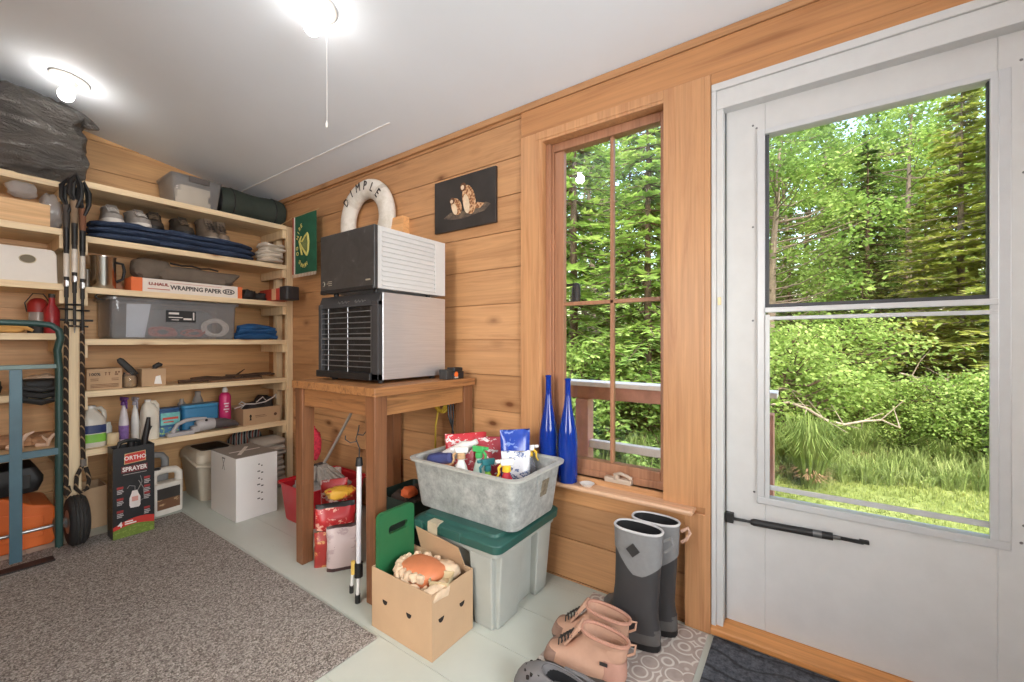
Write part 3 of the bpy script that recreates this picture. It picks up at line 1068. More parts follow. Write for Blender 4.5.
# lower appliance: stainless body, black barred front
m, nt, b = new_mat('brushed_steel')
n1 = noise_tex(nt, coords(nt, scale=(3, 3, 160)), 2.0, 4, .6)
nt.links.new(ramp(nt, n1, [(.3, srgb(204, 205, 208)), (.7, srgb(218, 219, 222))]), b.inputs['Base Color'])
b.inputs['Metallic'].default_value = 0.75
b.inputs['Roughness'].default_value = 0.42
M_brush = m
M_gun = plain((60, 60, 62), .45, .2, .08, 14, 'gunmetal_front')
M_wire = plain((150, 152, 154), .35, .8, .05, 20, 'chrome_wire')
AX0, AX1, AY0, AY1, AZ0, AZ1 = 1.205, 1.645, 1.598, 2.09, .943, 1.352
t = thing('wire_front_appliance', 'stainless steel box appliance with black barred front, bottom one on the oak table', 'appliance', (0, 0, 0))
part('body', MB().box(AX0 + .03, AY0, AZ0, AX1, AY1, AZ1), M_brush, t, smooth=False, bevel=.004)
mb = MB().box(AX0 + .004, AY0, AZ0, AX0 + .03, AY0 + .05, AZ1 - .04).box(AX0 + .004, AY1 - .03, AZ0, AX0 + .03, AY1, AZ1 - .04).box(AX0 + .004, AY0, AZ0, AX0 + .03, AY1, AZ0 + .03)
mb.hexa([(AX0 + .002, AY0, AZ1 - .062), (AX0 + .03, AY0, AZ1 - .062), (AX0 + .03, AY1, AZ1 - .062), (AX0 + .002, AY1, AZ1 - .062)],
        [(AX0 + .024, AY0, AZ1), (AX0 + .03, AY0, AZ1), (AX0 + .03, AY1, AZ1), (AX0 + .024, AY1, AZ1)])
part('front_frame', mb, M_gun, t, smooth=False, bevel=.002)
m, nt, b = new_mat('dark_fan_interior')
n1 = noise_tex(nt, coords(nt), 30, 5, .7)
nt.links.new(ramp(nt, n1, [(.45, srgb(16, 16, 17)), (.62, srgb(34, 35, 36)), (.72, srgb(80, 82, 84))]), b.inputs['Base Color'])
b.inputs['Roughness'].default_value = .5
part('grille_recess', MB().box(AX0 + .022, AY0 + .05, AZ0 + .03, AX0 + .0295, AY1 - .03, AZ1 - .06), m, t, smooth=False)
mb = MB()
for k in range(11):
    z = AZ0 + .058 + k * .0265
    mb.cyl((AX0 + .008, AY0 + .05, z), (AX0 + .008, AY1 - .03, z), .0027, None, 6)
    if k == 5:
        mb.cyl((AX0 + .01, AY0 + .05, z + .006), (AX0 + .01, AY1 - .03, z + .006), .003, None, 6)
for y in (AY0 + .06, AY0 + .245, AY1 - .08):
    mb.cyl((AX0 + .012, y, AZ0 + .03), (AX0 + .012, y, AZ1 - .062), .0022, None, 6)
part('wire_grille', mb, M_wire, t)
part('drip_lip', MB().box(AX0 - .008, AY0 + .045, AZ0 - .002, AX0 + .02, AY1 + .004, AZ0 + .032), M_black, t, smooth=False, bevel=.004)
for fx in (AX0 + .05, AX1 - .06):
    for fy in (AY0 + .04, AY1 - .08):
        part('foot', MB().cyl((fx, fy, .9272), (fx, fy, AZ0 + .001), .014, .016, 12), M_black, t)
mb = MB()
for a, q in ((AY0 + .33, .10), (AY0 + .19, .09)):
    pts = [(AX0 + .0075 + .0, a - q * u, AZ1 - .036 + .006 * math.sin(u * 22) * (1 if u < .85 else .3)) for u in [k / 24 for k in range(25)]]
    mb.tube([(p[0] + (p[2] - (AZ1 - .06)) * .36 - .004, p[1], p[2]) for p in pts], .0013, 4)
part('script_badge', mb, plain((214, 214, 214), .3, .6), t)

# upper appliance: white louvred cabinet, charcoal front panel
BX0, BX1, BY0, BY1, BZ0, BZ1 = 1.19, 1.648, 1.602, 2.035, 1.368, 1.655
t = thing('louvred_appliance', 'white louvred box appliance with charcoal front, stacked on the steel one', 'appliance')
M_cab = plain((208, 208, 207), .4, 0, .02, 12, 'white_cabinet_enamel')
mb = MB().box(BX0 + .022, BY0 + .006, BZ0, BX1, BY1, BZ1)
mb.box(BX0 + .022, BY0, BZ0, BX0 + .045, BY0 + .007, BZ1).box(BX1 - .075, BY0, BZ0, BX1, BY0 + .007, BZ1).box(BX0 + .045, BY0, BZ0, BX1 - .075, BY0 + .007, BZ0 + .012).box(BX0 + .045, BY0, BZ1 - .022, BX1 - .075, BY0 + .007, BZ1)
part('cabinet', mb, M_cab, t, smooth=False, bevel=.0015)
for k in range(11):
    z = BZ0 + .014 + k * .0228
    part('louvre', MB().hexa([(BX0 + .046, BY0 - .0005, z), (BX1 - .076, BY0 - .0005, z), (BX1 - .076, BY0 + .0062, z), (BX0 + .046, BY0 + .0062, z)],
                             [(BX0 + .046, BY0 + .0045, z + .0185), (BX1 - .076, BY0 + .0045, z + .0185), (BX1 - .076, BY0 + .0062, z + .0185), (BX0 + .046, BY0 + .0062, z + .0185)]), M_cab, t, smooth=False)
m, nt, b = new_mat('charcoal_reflect_panel')
n1 = noise_tex(nt, coords(nt), 11, 6, .7, .6)
nt.links.new(ramp(nt, n1, [(.4, srgb(50, 49, 49)), (.6, srgb(60, 59, 59)), (.68, srgb(92, 90, 90)), (.72, srgb(58, 57, 57))]), b.inputs['Base Color'])  # lighter mottling paints reflections into the charcoal colour
b.inputs['Roughness'].default_value = .38
part('front_panel', MB().box(BX0, BY0 - .003, BZ0 - .002, BX0 + .0215, BY1 + .003, BZ1 + .002), m, t, smooth=False, bevel=.004)
part('front_lip', MB().box(BX0 - .004, BY0, BZ0 - .007, BX0 + .02, BY1, BZ0 + .014), M_black, t, smooth=False, bevel=.004)
M_silver = plain((190, 184, 168), .35, .5)
mb = MB().tube([(BX0 - .001, BY1 - .028 + .010 * math.cos(a), BZ0 + .045 + .012 * math.sin(a)) for a in [k * .3 + .6 for k in range(17)]], .001, 4)
for k, w in enumerate((.03, .045, .035)):
    mb.box(BX0 - .0008, BY1 - .10, BZ0 + .034 + k * .009, BX0 + .0004, BY1 - .10 + w, BZ0 + .037 + k * .009)
part('maker_mark', mb, M_silver, t)
part('maker_mark', MB().box(BX0 - .0008, BY0 + .025, BZ0 + .036, BX0 + .0004, BY0 + .06, BZ0 + .043), M_silver, t, smooth=False)
for fx in (BX0 + .05, BX1 - .08):
    for fy in (BY0 + .05, BY1 - .06):
        part('foot', MB().cyl((fx, fy, AZ1 + .0005), (fx, fy, BZ0 + .001), .012, None, 10), M_black, t)
solo('power_cord', MB().tube([(1.40, 1.98, 1.664), (1.46, 1.78, 1.6625), (1.53, 1.74, 1.6625), (1.60, 1.72, 1.664), (1.645, 1.76, 1.668), (1.672, 1.83, 1.655), (1.685, 1.9, 1.5), (1.69, 1.95, 1.2), (1.69, 1.98, .935)], .004, 7), M_black,
     'thin black cord trailing over the top of the white louvred appliance', 'cord')

# battery on the table corner
t = thing('battery_pack', 'black power tool battery with orange sticker on the table corner', 'battery', (1.635, 1.522, .9275))
part('body', MB().rbox(-.035, -.03, 0, .045, .032, .038, .008).rbox(-.03, -.026, .038, .04, .028, .058, .008), M_black, t, bevel=.003)
part('charger_end', MB().rbox(-.085, -.026, 0, -.036, .03, .05, .006), M_dark, t, bevel=.003)
part('sticker', MB().lathe([(.0, -.0315), (.014, -.0315), (.014, -.029), (0, -.029)], seg=18).xf(Matrix.Rotation(R(90), 4, 'X') @ Matrix.Translation((-.018, .024, .0)) @ Matrix.Scale(-1, 4, (0, 0, 1)) @ Matrix.Translation((0, 0, 0))), plain((228, 106, 40), .5), t)
part('contact', MB().box(-.03, -.0312, .004, -.004, -.029, .012), plain((200, 196, 190), .4, .4), t, smooth=False)

# ================================================================ on the wall
t = thing('life_ring', 'white ring life preserver lettered DIMPLE hung on the pine wall', 'life ring', (1.712, 2.376, 1.922))
RI = .207
rings = []
for k in range(49):
    a = 2 * PI * k / 48
    rings.append([(.044 * math.cos(q), (RI + .064 * math.sin(q)) * math.cos(a), (RI + .064 * math.sin(q)) * math.sin(a)) for q in [2 * PI * j / 16 for j in range(16)]])
m, nt, b = new_mat('weathered_canvas_white')
n1 = noise_tex(nt, coords(nt), 9, 6, .7)
n2 = noise_tex(nt, coords(nt), 3, 3, .7)
c_ = ramp(nt, n1, [(.35, srgb(206, 198, 184)), (.55, srgb(228, 222, 212))])
nt.links.new(mix(nt, ramp(nt, n2, [(.6, (0,) * 3), (.75, (.5,) * 3)]), c_, srgb(160, 140, 116)), b.inputs['Base Color'])
b.inputs['Roughness'].default_value = .8
part('ring', MB().loft(rings, False, False), m, t)
for a in (45, 135, 225, 315):
    mb = MB()
    mb.loft([[(.0455 * math.cos(q), (RI + .0655 * math.sin(q)) * math.cos(R(a) + e), (RI + .0655 * math.sin(q)) * math.sin(R(a) + e)) for q in [2 * PI * j / 16 for j in range(16)]] for e in (-.07, .07)], False, False)
    part('band', mb, plain((210, 202, 190), .8, 0, .15, 12), t)
M_ink = plain((52, 46, 44), .7)
for k, ch in enumerate('DIMPLE'):
    a = R(140 - 20 * k)                 # angle seen from -X: left of the photo is +Y
    y_, z_ = -math.cos(a) * -1 * (RI + .008), math.sin(a) * (RI + .008)
    y_ = -math.cos(a) * (RI + .008)
    lettering(ch, .082, M_ink, t, (-.0438, y_ , z_), (Matrix.Rotation(PI / 2 - a, 4, 'X') @ Matrix.Rotation(R(-90), 4, 'Z') @ Matrix.Rotation(R(90), 4, 'X')).to_euler(), depth=.0016, sx=.8)
solo('wall_block', MB().box(1.705, 2.015, 1.78, 1.7598, 2.125, 1.895), wood('block_pine', (222, 168, 112), (180, 122, 70), 'y', knots=False, board=.5), 'small pale pine block fixed to the wall beside the life ring', 'block', smooth=False, bevel=.002)

t = thing('bird_picture', 'dark unframed painting of two quail on the pine wall', 'picture', (1.75, 1.5535, 1.898), 0)
m, nt, b = new_mat('dark_painted_board')
n1 = noise_tex(nt, coords(nt), 8, 5, .6)
nt.links.new(ramp(nt, n1, [(.3, srgb(40, 37, 35)), (.7, srgb(56, 51, 48))]), b.inputs['Base Color'])
b.inputs['Roughness'].default_value = .45
part('board', MB().box(-.008, -.2245, -.148, .0095, .2245, .148), m, t, smooth=False, bevel=.002)
def painted(name, pts, mat, lift):
    part(name, MB().prism([(-u, w) for u, w in pts], -.0082 - lift, -.0081, 'x'), mat, t, smooth=False)
def ell(cx, cz, a, b_, rot=0, n=20):
    return [(cx + a * math.cos(2 * PI * k / n) * math.cos(rot) - b_ * math.sin(2 * PI * k / n) * math.sin(rot), cz + a * math.cos(2 * PI * k / n) * math.sin(rot) + b_ * math.sin(2 * PI * k / n) * math.cos(rot)) for k in range(n)]
m, nt, b = new_mat('quail_plumage')
v = N(nt, 'ShaderNodeTexVoronoi'); v.inputs['Scale'].default_value = 75
nt.links.new(coords(nt), v.inputs['Vector'])
nt.links.new(ramp(nt, v.outputs['Distance'], [(.25, srgb(120, 76, 46)), (.5, srgb(176, 122, 80)), (.75, srgb(216, 180, 140))]), b.inputs['Base Color'])
M_quail = m
M_cream = plain((226, 204, 172), .6, 0, .15, 40)
M_brown = plain((104, 66, 42), .6, 0, .2, 40)
m, nt, b = new_mat('painted_ground')
n1 = noise_tex(nt, coords(nt), 26, 6, .75)
nt.links.new(ramp(nt, n1, [(.4, srgb(66, 58, 52)), (.6, srgb(112, 96, 80)), (.75, srgb(150, 134, 112))]), b.inputs['Base Color'])
painted('ground', [(-.15, -.07), (-.10, -.045), (0, -.05), (.08, -.055), (.16, -.03), (.19, -.045), (.15, -.075), (.0, -.092), (-.10, -.085)], m, .0004)
painted('bird', ell(.04, .005, .045, .085, .28), M_quail, .0008)
painted('bird_breast', ell(.022, -.015, .022, .055, .18), M_cream, .0011)
painted('bird_head', ell(-.002, .082, .022, .024), M_brown, .0012)
painted('bird_cheek', ell(-.006, .08, .012, .013), M_cream, .0015)
painted('bird_tail', [(.06, -.05), (.10, -.02), (.15, -.035), (.12, -.055)], M_quail, .0007)
painted('bird', ell(-.052, -.018, .036, .052, .5), M_quail, .0008)
painted('bird_breast', ell(-.066, -.03, .018, .034, .4), M_cream, .0011)
painted('bird_head', ell(-.083, .02, .02, .018), M_brown, .0012)
painted('bird_cheek', ell(-.088, .017, .011, .010), M_cream, .0015)

# banner with the harp, on a thin rod
t = thing('harp_banner', 'green banner with a golden harp hanging from a rod by the shelves', 'flag', (1.682, 3.10, 1.865))
M_green = plain((34, 92, 66), .85, 0, .14, 16, 'banner_green')
def clothstrip(y0, y1, z0, z1, amp=.006, ny=14):
    mb = MB()
    f = [[(amp * math.sin((y * 22)) * (.3 + .7 * (1 - (z - z0) / (z1 - z0))), y, z) for y in [y0 + (y1 - y0) * k / ny for k in range(ny + 1)]] for z in (z0, (z0 + z1) / 2, z1)]
    b2 = [[(p[0] + .0016, p[1], p[2]) for p in r] for r in f]
    for k in range(2):
        mb.loft([f[k] + b2[k][::-1], f[k + 1] + b2[k + 1][::-1]], k == 0, k == 1)
    return mb
part('cloth', clothstrip(-.165, .135, -.222, .222), M_green, t)
part('border', clothstrip(.135, .152, -.222, .222), plain((226, 220, 208), .85), t, label='white edge stripe')
part('border', clothstrip(.152, .170, -.222, .222), plain((176, 62, 54), .85), t, label='red edge stripe')
mb = MB()
for k in range(17):
    y = -.16 + .0205 * k
    mb.box(0, y, -.248, .0012, y + .010, -.222)
part('fringe', mb, plain((222, 208, 190), .9), t, smooth=False, kind='stuff')
M_gold = plain((214, 204, 116), .7, 0, .1, 20, 'gold_print')
f = -.0075
mb = MB()
mb.tube([(f, .02, -.085), (f, .045, -.02), (f, .06, .02), (f, .03, .055)], [.007, .006, .005, .005], 6)
mb.tube([(f, .06, .022), (f, .02, .018), (f, -.02, .05), (f, -.055, .07), (f, -.07, .05)], [.006, .006, .006, .006, .004], 6)
mb.tube([(f, -.062, .06), (f, -.075, .0), (f, -.068, -.06), (f, -.05, -.095)], [.008, .0085, .008, .006], 6)
mb.tube([(f, -.05, -.095), (f, -.02, -.07), (f, .02, -.03), (f, .05, .01)], [.009, .008, .007, .005], 6)
part('harp', mb, M_gold, t)
mb = MB()
for k in range(7):
    y = .035 - .014 * k
    mb.cyl((f, y, .028 + .004 * k), (f, y - .006, -.045 - .006 * k), .0011, None, 4)
part('harp_strings', mb, M_gold, t)
for k, ch in enumerate('ERIN GO BRAGH'):
    a = R(22 + 15 * k)
    if ch == ' ':
        continue
    y_, z_ = math.sin(a) * .096 - .012, math.cos(a) * .158 - .01
    lettering(ch, .042, M_gold, t, (f + .002, y_ + .01, z_), (Matrix.Rotation(-a, 4, 'X') @ Matrix.Rotation(R(-90), 4, 'Z') @ Matrix.Rotation(R(90), 4, 'X')).to_euler(), depth=.001, bold=.0006)
mb = MB().tube([(.0, .42, .185), (.002, .17, .222), (.0, -.17, .226), (0, -.2, .228)], .0035, 6)
part('rod', mb, plain((190, 156, 110), .6), t)

# ================================================================ grey tote, tub and its contents
m, nt, b = new_mat('scuffed_grey_plastic')
n1 = noise_tex(nt, coords(nt), 26, 7, .75)
n2 = noise_tex(nt, coords(nt), 5, 4, .7, .8)
c_ = ramp(nt, n1, [(.34, srgb(136, 139, 136)), (.5, srgb(160, 163, 160)), (.66, srgb(184, 186, 182))])
nt.links.new(mix(nt, ramp(nt, n2, [(.56, (0,) * 3), (.72, (.55,) * 3)]), c_, srgb(122, 122, 116)), b.inputs['Base Color'])
b.inputs['Roughness'].default_value = .55
M_tub = m
M_tote = plain((166, 169, 162), .5, 0, .08, 5, 'grey_tote_plastic')
M_lid = plain((38, 82, 74), .42, 0, .12, 7, 'dark_green_lid')
t = thing('storage_tote', 'large grey storage tote with dark green lid under the grey tub', 'tote', (1.478, 1.172, 0))
mb = MB()
mb.loft([rrect(-.172, -.166, .185, .182, .02, 4, .001), rrect(-.186, -.182, .205, .203, .02, 4, .27), rrect(-.186, -.182, .205, .203, .02, 4, .30)])
mb.loft([rrect(-.222, -.222, .222, .222, .03, 4, .295), rrect(-.226, -.226, .226, .226, .03, 4, .322)])
part('body', mb, M_tote, t, bevel=.003)
mb = MB()
for u0, u1 in ((-.185, -.045), (.085, .185)):
    mb.hexa([(u0 + .004, -.196, .001), (u1 - .004, -.196, .001), (u1 - .004, -.15, .001), (u0 + .004, -.15, .001)], [(u0 - .006, -.219, .296), (u1 + .006, -.219, .296), (u1 + .006, -.17, .296), (u0 - .006, -.17, .296)])
    mb.hexa([(-.199, -u1 + .004, .001), (-.15, -u1 + .004, .001), (-.15, -u0 - .004, .001), (-.199, -u0 - .004, .001)], [(-.22, -u1 - .006, .296), (-.17, -u1 - .006, .296), (-.17, -u0 + .006, .296), (-.22, -u0 + .006, .296)])
part('rib', mb, M_tote, t, smooth=False, bevel=.006)
mb = MB().loft([rrect(-.236, -.236, .238, .236, .035, 5, .318), rrect(-.240, -.240, .241, .24, .035, 5, .352), rrect(-.226, -.226, .228, .226, .035, 5, .362), rrect(-.205, -.205, .207, .205, .03, 5, .364), rrect(-.20, -.20, .2, .20, .03, 5, .376)])
mb.rbox(-.242, -.05, .322, -.228, .06, .358, .004)
part('lid', mb, M_lid, t, bevel=.003)
part('tape', MB().box(-.2435, .075, .285, -.2415, .13, .353).box(-.2435, .075, .352, -.19, .13, .3665), plain((190, 176, 150), .6), t, smooth=False, label='strip of tan tape over the lid edge')
part('latch', MB().rbox(-.247, .16, .318, -.236, .215, .357, .004), M_lid, t, bevel=.002)

t = thing('grey_tub', 'scuffed grey plastic tub full of spray bottles on the green lid', 'tub', (1.482, 1.19, .3775))
mb = MB()
shell(mb, [(-.157, -.268, .165, .268, .045, 0), (-.160, -.272, .168, .272, .045, .01), (-.186, -.299, .183, .291, .05, .20), (-.188, -.301, .185, .293, .05, .21)], .005, 6)
part('body', mb, M_tub, t)
o0, o1 = rrect(-.206, -.318, .198, .303, .06, 6, .209), rrect(-.208, -.320, .20, .305, .06, 6, .218)
i0, i1 = rrect(-.184, -.296, .181, .289, .05, 6, .218), rrect(-.184, -.296, .181, .289, .05, 6, .209)
part('rim', MB().loft([o0, o1, i1[:0] or i0, i1, o0], False, False), plain((186, 188, 182), .5, 0, .12, 16), t, angle=60)
mb = MB()
mb.hexa([(-.02, -.269, .02), (.075, -.269, .02), (.075, -.255, .02), (-.02, -.255, .02)], [(-.035, -.310, .208), (.09, -.310, .208), (.09, -.27, .208), (-.035, -.27, .208)])
part('end_rib', mb, M_tub, t, smooth=False, bevel=.008)
part('end_label', MB().hexa([(.005, -.2900, .10), (.05, -.2900, .10), (.05, -.27, .10), (.005, -.27, .10)], [(.0, -.3040, .17), (.055, -.3040, .17), (.055, -.27, .17), (.0, -.27, .17)]), plain((120, 110, 92), .8, 0, .45, 60), t, smooth=False, label='worn brown end label')

TZ = .385
def sprayer_bottle(x, y, body, head, label_col, name, label, h=.17, r=.034, rz=0, tilt=0, neck=None, sq=.7, group=None):
    """trigger spray bottle: body, collar, trigger head"""
    t = thing(name, label, 'bottle', (x, y, TZ), rz, group)
    if tilt:
        t.rotation_euler[0] = R(tilt)
    part('body', MB().lathe([(0, 0), (r * .95, 0), (r, .008), (r, h * .5), (r * .9, h * .62), (r * .62, h * .84), (r * .36, h * .95), (r * .36, h), (0, h)], seg=18, sy=sq), body, t)
    part('collar', MB().lathe([(r * .42, h - .002), (r * .48, h), (r * .46, h + .02), (r * .3, h + .024)], seg=14), neck or head, t)
    mb = MB().hexa([(-.024, -.010, h + .024), (.03, -.010, h + .024), (.03, .010, h + .024), (-.024, .010, h + .024)], [(-.030, -.009, h + .05), (.032, -.009, h + .05), (.032, .009, h + .05), (-.030, .009, h + .05)])
    mb.hexa([(-.048, -.007, h + .036), (-.029, -.008, h + .034), (-.029, .008, h + .034), (-.048, .007, h + .036)], [(-.048, -.007, h + .049), (-.029, -.008, h + .05), (-.029, .008, h + .05), (-.048, .007, h + .049)])
    part('spray_head', mb, head, t, bevel=.004)
    part('trigger', MB().tube([(-.02, 0, h + .03), (-.034, 0, h + .015), (-.032, 0, h - .006), (-.04, 0, h - .022)], [.006, .006, .005, .004], 6), neck or head, t)
    if label_col:
        part('label', MB().lathe([(r * 1.005, h * .1), (r * 1.015, h * .1), (r * 1.015, h * .46), (r * 1.005, h * .46)], seg=18, sy=sq, cap0=False, cap1=False), label_col, t)
    return t
W_ = plain((232, 230, 226), .35, 0, .03, 20, 'white_bottle_plastic')
M_lime = plain((140, 196, 70), .35)
M_grn = plain((72, 176, 96), .4)
M_teal = plain((34, 110, 116), .4)
M_red = plain((196, 44, 60), .4)
M_yel = plain((232, 190, 52), .4)
M_blu = plain((44, 74, 150), .4)
M_clear = glass_mat('clear_plastic', (.92, .94, .95), haze=.22)
sprayer_bottle(1.40, 1.262, W_, W_, None, 'spray_bottle', 'white spray bottle with tan collar standing in the grey tub', .215, .040, -50, neck=plain((196, 160, 120), .5))
sprayer_bottle(1.45, 1.20, plain((206, 226, 214), .3), M_grn, None, 'spray_bottle', 'spray bottle with bright green trigger head in the grey tub', .218, .036, 100)
sprayer_bottle(1.405, 1.115, M_lime, M_teal, plain((206, 220, 190), .4), 'spray_bottle', 'lime green spray bottle with teal trigger in the grey tub', .185, .032, -30, neck=M_teal)
sprayer_bottle(1.405, 1.015, M_red, W_, None, 'spray_bottle', 'red spray bottle with white trigger and yellow collar in the grey tub', .20, .040, -40, neck=M_yel)
o = sprayer_bottle(1.60, 1.0, M_clear, W_, None, 'spray_bottle', 'clear spray bottle with yellow trigger leaning over the tub corner', .215, .038, 0, neck=M_yel)
o.rotation_euler = (R(16), R(6), R(120))
o.location = (1.59, 1.0, TZ)

def sack(name, label, x, y, z, w, d, h, mats, rz=0, tilt=0, seed=0, cat='bag', text=None, group=None, band=(.3, .72)):
    """pillow-shaped printed bag with a crimped top"""
    t = thing(name, label, cat, (x, y, z), rz, group)
    if tilt:
        t.rotation_euler[0] = R(tilt)
    rr_ = random.Random(seed)
    def ring(u, k=1.0):
        prof = math.sin(PI * min(1, max(0, u * .86 + .07))) ** .5
        dd = d * (.5 if u < .03 else prof) * (1 - .55 * max(0, (u - .75) / .25)) if u < .999 else d * .06
        ww = w * (1 - .06 * math.sin(PI * u)) 
        out = []
        for j in range(24):
            a = 2 * PI * j / 24
            n_ = noise.noise(Vector((math.cos(a) * 2 + seed, math.sin(a) * 2, u * 4))) * .10
            cx_, sy_ = math.cos(a), math.sin(a)
            cx_ = math.copysign(abs(cx_) ** .6, cx_)
            sy_ = math.copysign(abs(sy_) ** .8, sy_)
            out.append((cx_ * ww / 2 * k * (1 + n_ * .4), sy_ * dd / 2 * k * (1 + n_ * 1.6), u * h + .012 * n_ * 6 * (u > .9)))
        return out
    us = [0, .02, .1, .2, .3, .4, .5, .6, .7, .8, .88, .94, 1.0]
    part('pouch', MB().loft([ring(u) for u in us]), mats[0], t)
    if len(mats) > 1:
        bu = [u for u in [band[0] + (band[1] - band[0]) * k / 6 for k in range(7)]]
        part('print', MB().loft([ring(u, 1.045) for u in bu], False, False), mats[1], t)
    return t
def printed(name, base, inks, scale=18, seed=0, rough=.35):
    m, nt, b = new_mat(name)
    v = noise_tex(nt, coords(nt, scale=(1, 1, 1.5)), scale, 4, .7)
    stops = [(.0, srgb(*base)), (.55, srgb(*base))]
    st = .58
    for c in inks:
        stops += [(st, srgb(*c)), (st + .05, srgb(*c))]
        st += .085
    nt.links.new(ramp(nt, v, stops), b.inputs['Base Color'])
    b.inputs['Roughness'].default_value = rough
    return m
sack('snack_bag', 'red and white crinkled packet at the back left of the grey tub', 1.535, 1.345, TZ + .001, .21, .07, .285, [printed('packet_red', (196, 52, 62), [(236, 228, 226), (206, 70, 74)], 16)], -42, -12, 3)
sack('snack_bag', 'red and white crinkled packet at the back middle of the grey tub', 1.578, 1.215, TZ + .001, .19, .06, .275, [printed('packet_red_b', (186, 60, 76), [(238, 230, 230), (220, 120, 130)], 15)], -58, -10, 5)
sack('plastic_packet', 'blue foil packet sticking up behind the red spray bottle', 1.56, 1.075, TZ + .001, .14, .06, .33, [printed('packet_blue', (40, 72, 168), [(120, 146, 206), (220, 226, 236)], 12, rough=.2)], -50, -8, 8)
sack('plastic_packet', 'white and blue printed pouch at the front of the grey tub', 1.485, 1.02, TZ + .001, .13, .06, .255, [printed('packet_white', (222, 224, 230), [(90, 108, 150), (196, 200, 210)], 24, rough=.25)], -52, -10, 9)
solo('navy_bottle', MB().lathe([(0, 0), (.032, 0), (.033, .05), (.026, .075), (.022, .12), (.0, .125)], seg=16).xf(Matrix.Rotation(R(75), 4, 'X')), plain((66, 74, 122), .4), 'navy bottle lying in the left end of the grey tub', 'bottle', (1.375, 1.42, TZ + .185))
solo('wipes_packet', MB().rbox(-.05, -.035, 0, .05, .035, .03, .012), printed('packet_orange', (206, 150, 110), [(196, 84, 50), (240, 236, 230)], 20), 'small orange and white packet in the left end of the tub', 'packet', (1.375, 1.345, TZ + .158), 20, bevel=.006)
solo('clear_bottle', MB().lathe([(0, 0), (.03, 0), (.031, .12), (.014, .16), (.013, .185), (0, .186)], seg=16).xf(Matrix.Rotation(R(62), 4, 'X')), W_, 'white bottle lying tilted at the left end of the grey tub', 'bottle', (1.435, 1.40, TZ + .188), 20)
solo('rag_bundle', MB().blob(0, 0, 0, .17, .12, .155, .6, 20, 10, .12, 3, 4), plain((150, 148, 142), .9, 0, .2, 8), 'grey rags at the left end of the grey tub', 'rags', (1.41, 1.385, TZ + .001))

# ================================================================ carton with its load
M_card = plain((190, 158, 124), .85, 0, .05, 6, 'brown_cardboard')
M_card_in = plain((172, 140, 104), .9, 0, .06, 6, 'cardboard_inside')
M_hole = plain((34, 26, 22), .9)
def half_disc(y, z, r, n=10):
    return [(y + r * math.cos(PI + PI * k / n), z + r * 1.25 * math.sin(PI + PI * k / n)) for k in range(n + 1)]
t = thing('cardboard_box', 'open brown cardboard carton with punched holes in front of the tote', 'box', (1.032, 1.066, 0))
mb = MB()
mb.box(0, 0, .001, .003, .335, .235).box(.215, 0, .001, .218, .335, .235).box(.003, 0, .001, .215, .003, .235).box(.003, .332, .001, .215, .335, .235).box(.003, .003, .001, .215, .332, .005)
part('carton', mb, M_card, t, smooth=False)
mb = MB().hexa([(.2165, .04, .232), (.219, .04, .232), (.219, .29, .232), (.2165, .29, .232)], [(.186, .05, .315), (.1885, .05, .315), (.1885, .29, .338), (.186, .29, .338)])
part('flap', mb, M_card, t, smooth=False)
for y in (.255, .12):
    part('hand_hole', MB().prism(half_disc(y, .128, .014), -.0006, .0005, 'x'), M_hole, t, smooth=False)
for x in (.045, .155):
    part('hand_hole', MB().prism(half_disc(x, .136, .014), -.0006, .0005, 'y'), M_hole, t, smooth=False)
# green kneeling board
def rr_poly(w, h, r, n=6, cx=0, cy=0):
    return [(p[0], p[1]) for p in rrect(cx - w / 2, cy - h / 2, cx + w / 2, cy + h / 2, r, n, 0)]
t = thing('kneeling_board', 'dark green board with handle slot standing in the brown carton', 'board', (1.135, 1.384, .0065))
out_ = rr_poly(.182, .43, .022, 6, 0, .215)
inn = rr_poly(.10, .034, .012, 6, .008, .352)
mb = MB()
o2 = [(p[0], -.009, p[1]) for p in out_]; o3 = [(p[0], .009, p[1]) for p in out_]
i2 = [(p[0], -.009, p[1]) for p in inn]; i3 = [(p[0], .009, p[1]) for p in inn]
mb.loft([o2, o3, i3, i2, o2], False, False)
part('board', mb, plain((40, 104, 64), .4, 0, .08, 8, 'green_plastic_board'), t, angle=30)
t = thing('garden_cloth_bundle', 'coral orange bundle with beige ruffled edges filling the carton', 'bundle', (1.135, 1.20, .006))
part('stuffing', MB().blob(0, -.01, 0, .168, .205, .20, .4, 22, 12, .10, 3, 2), plain((188, 158, 124), .9, 0, .2, 16), t)
mb = MB().blob(0, .03, .175, .145, .19, .085, .75, 26, 14, .05, 3, 5).blob(.0, .0, .20, .13, .15, .06, .8, 20, 10, .06, 3, 8)
part('coral_pad', mb, plain((204, 124, 84), .5, 0, .14, 9, 'coral_vinyl', bmp=.1), t, label='glossy coral orange pad')
M_ruf = plain((214, 188, 158), .9, 0, .2, 20)
mb = MB()
for q in range(3):
    pts = []
    for k in range(80):
        a = 2 * PI * k / 79
        w_ = 1 + .10 * math.sin(a * 17 + q * 1.7)
        pts.append((.083 * math.cos(a) * w_, .02 + .112 * math.sin(a) * w_, .215 - q * .018 + .011 * math.sin(a * 15 + q * 2) + .022 * math.sin(a + .3)))
    mb.tube(pts, .0105 - .001 * q, 6)
for k in range(9):
    a = R(80 + 17 * k)
    mb.blob(.07 * math.cos(a), .03 + .10 * math.sin(a), .215, .038, .036, .034, .8, 10, 7, .25, 6, k)
mb.blob(-.055, -.11, .19, .10, .06, .045, .7, 16, 9, .25, 5, 3).blob(.06, -.05, .20, .07, .11, .05, .7, 16, 9, .25, 5, 7)
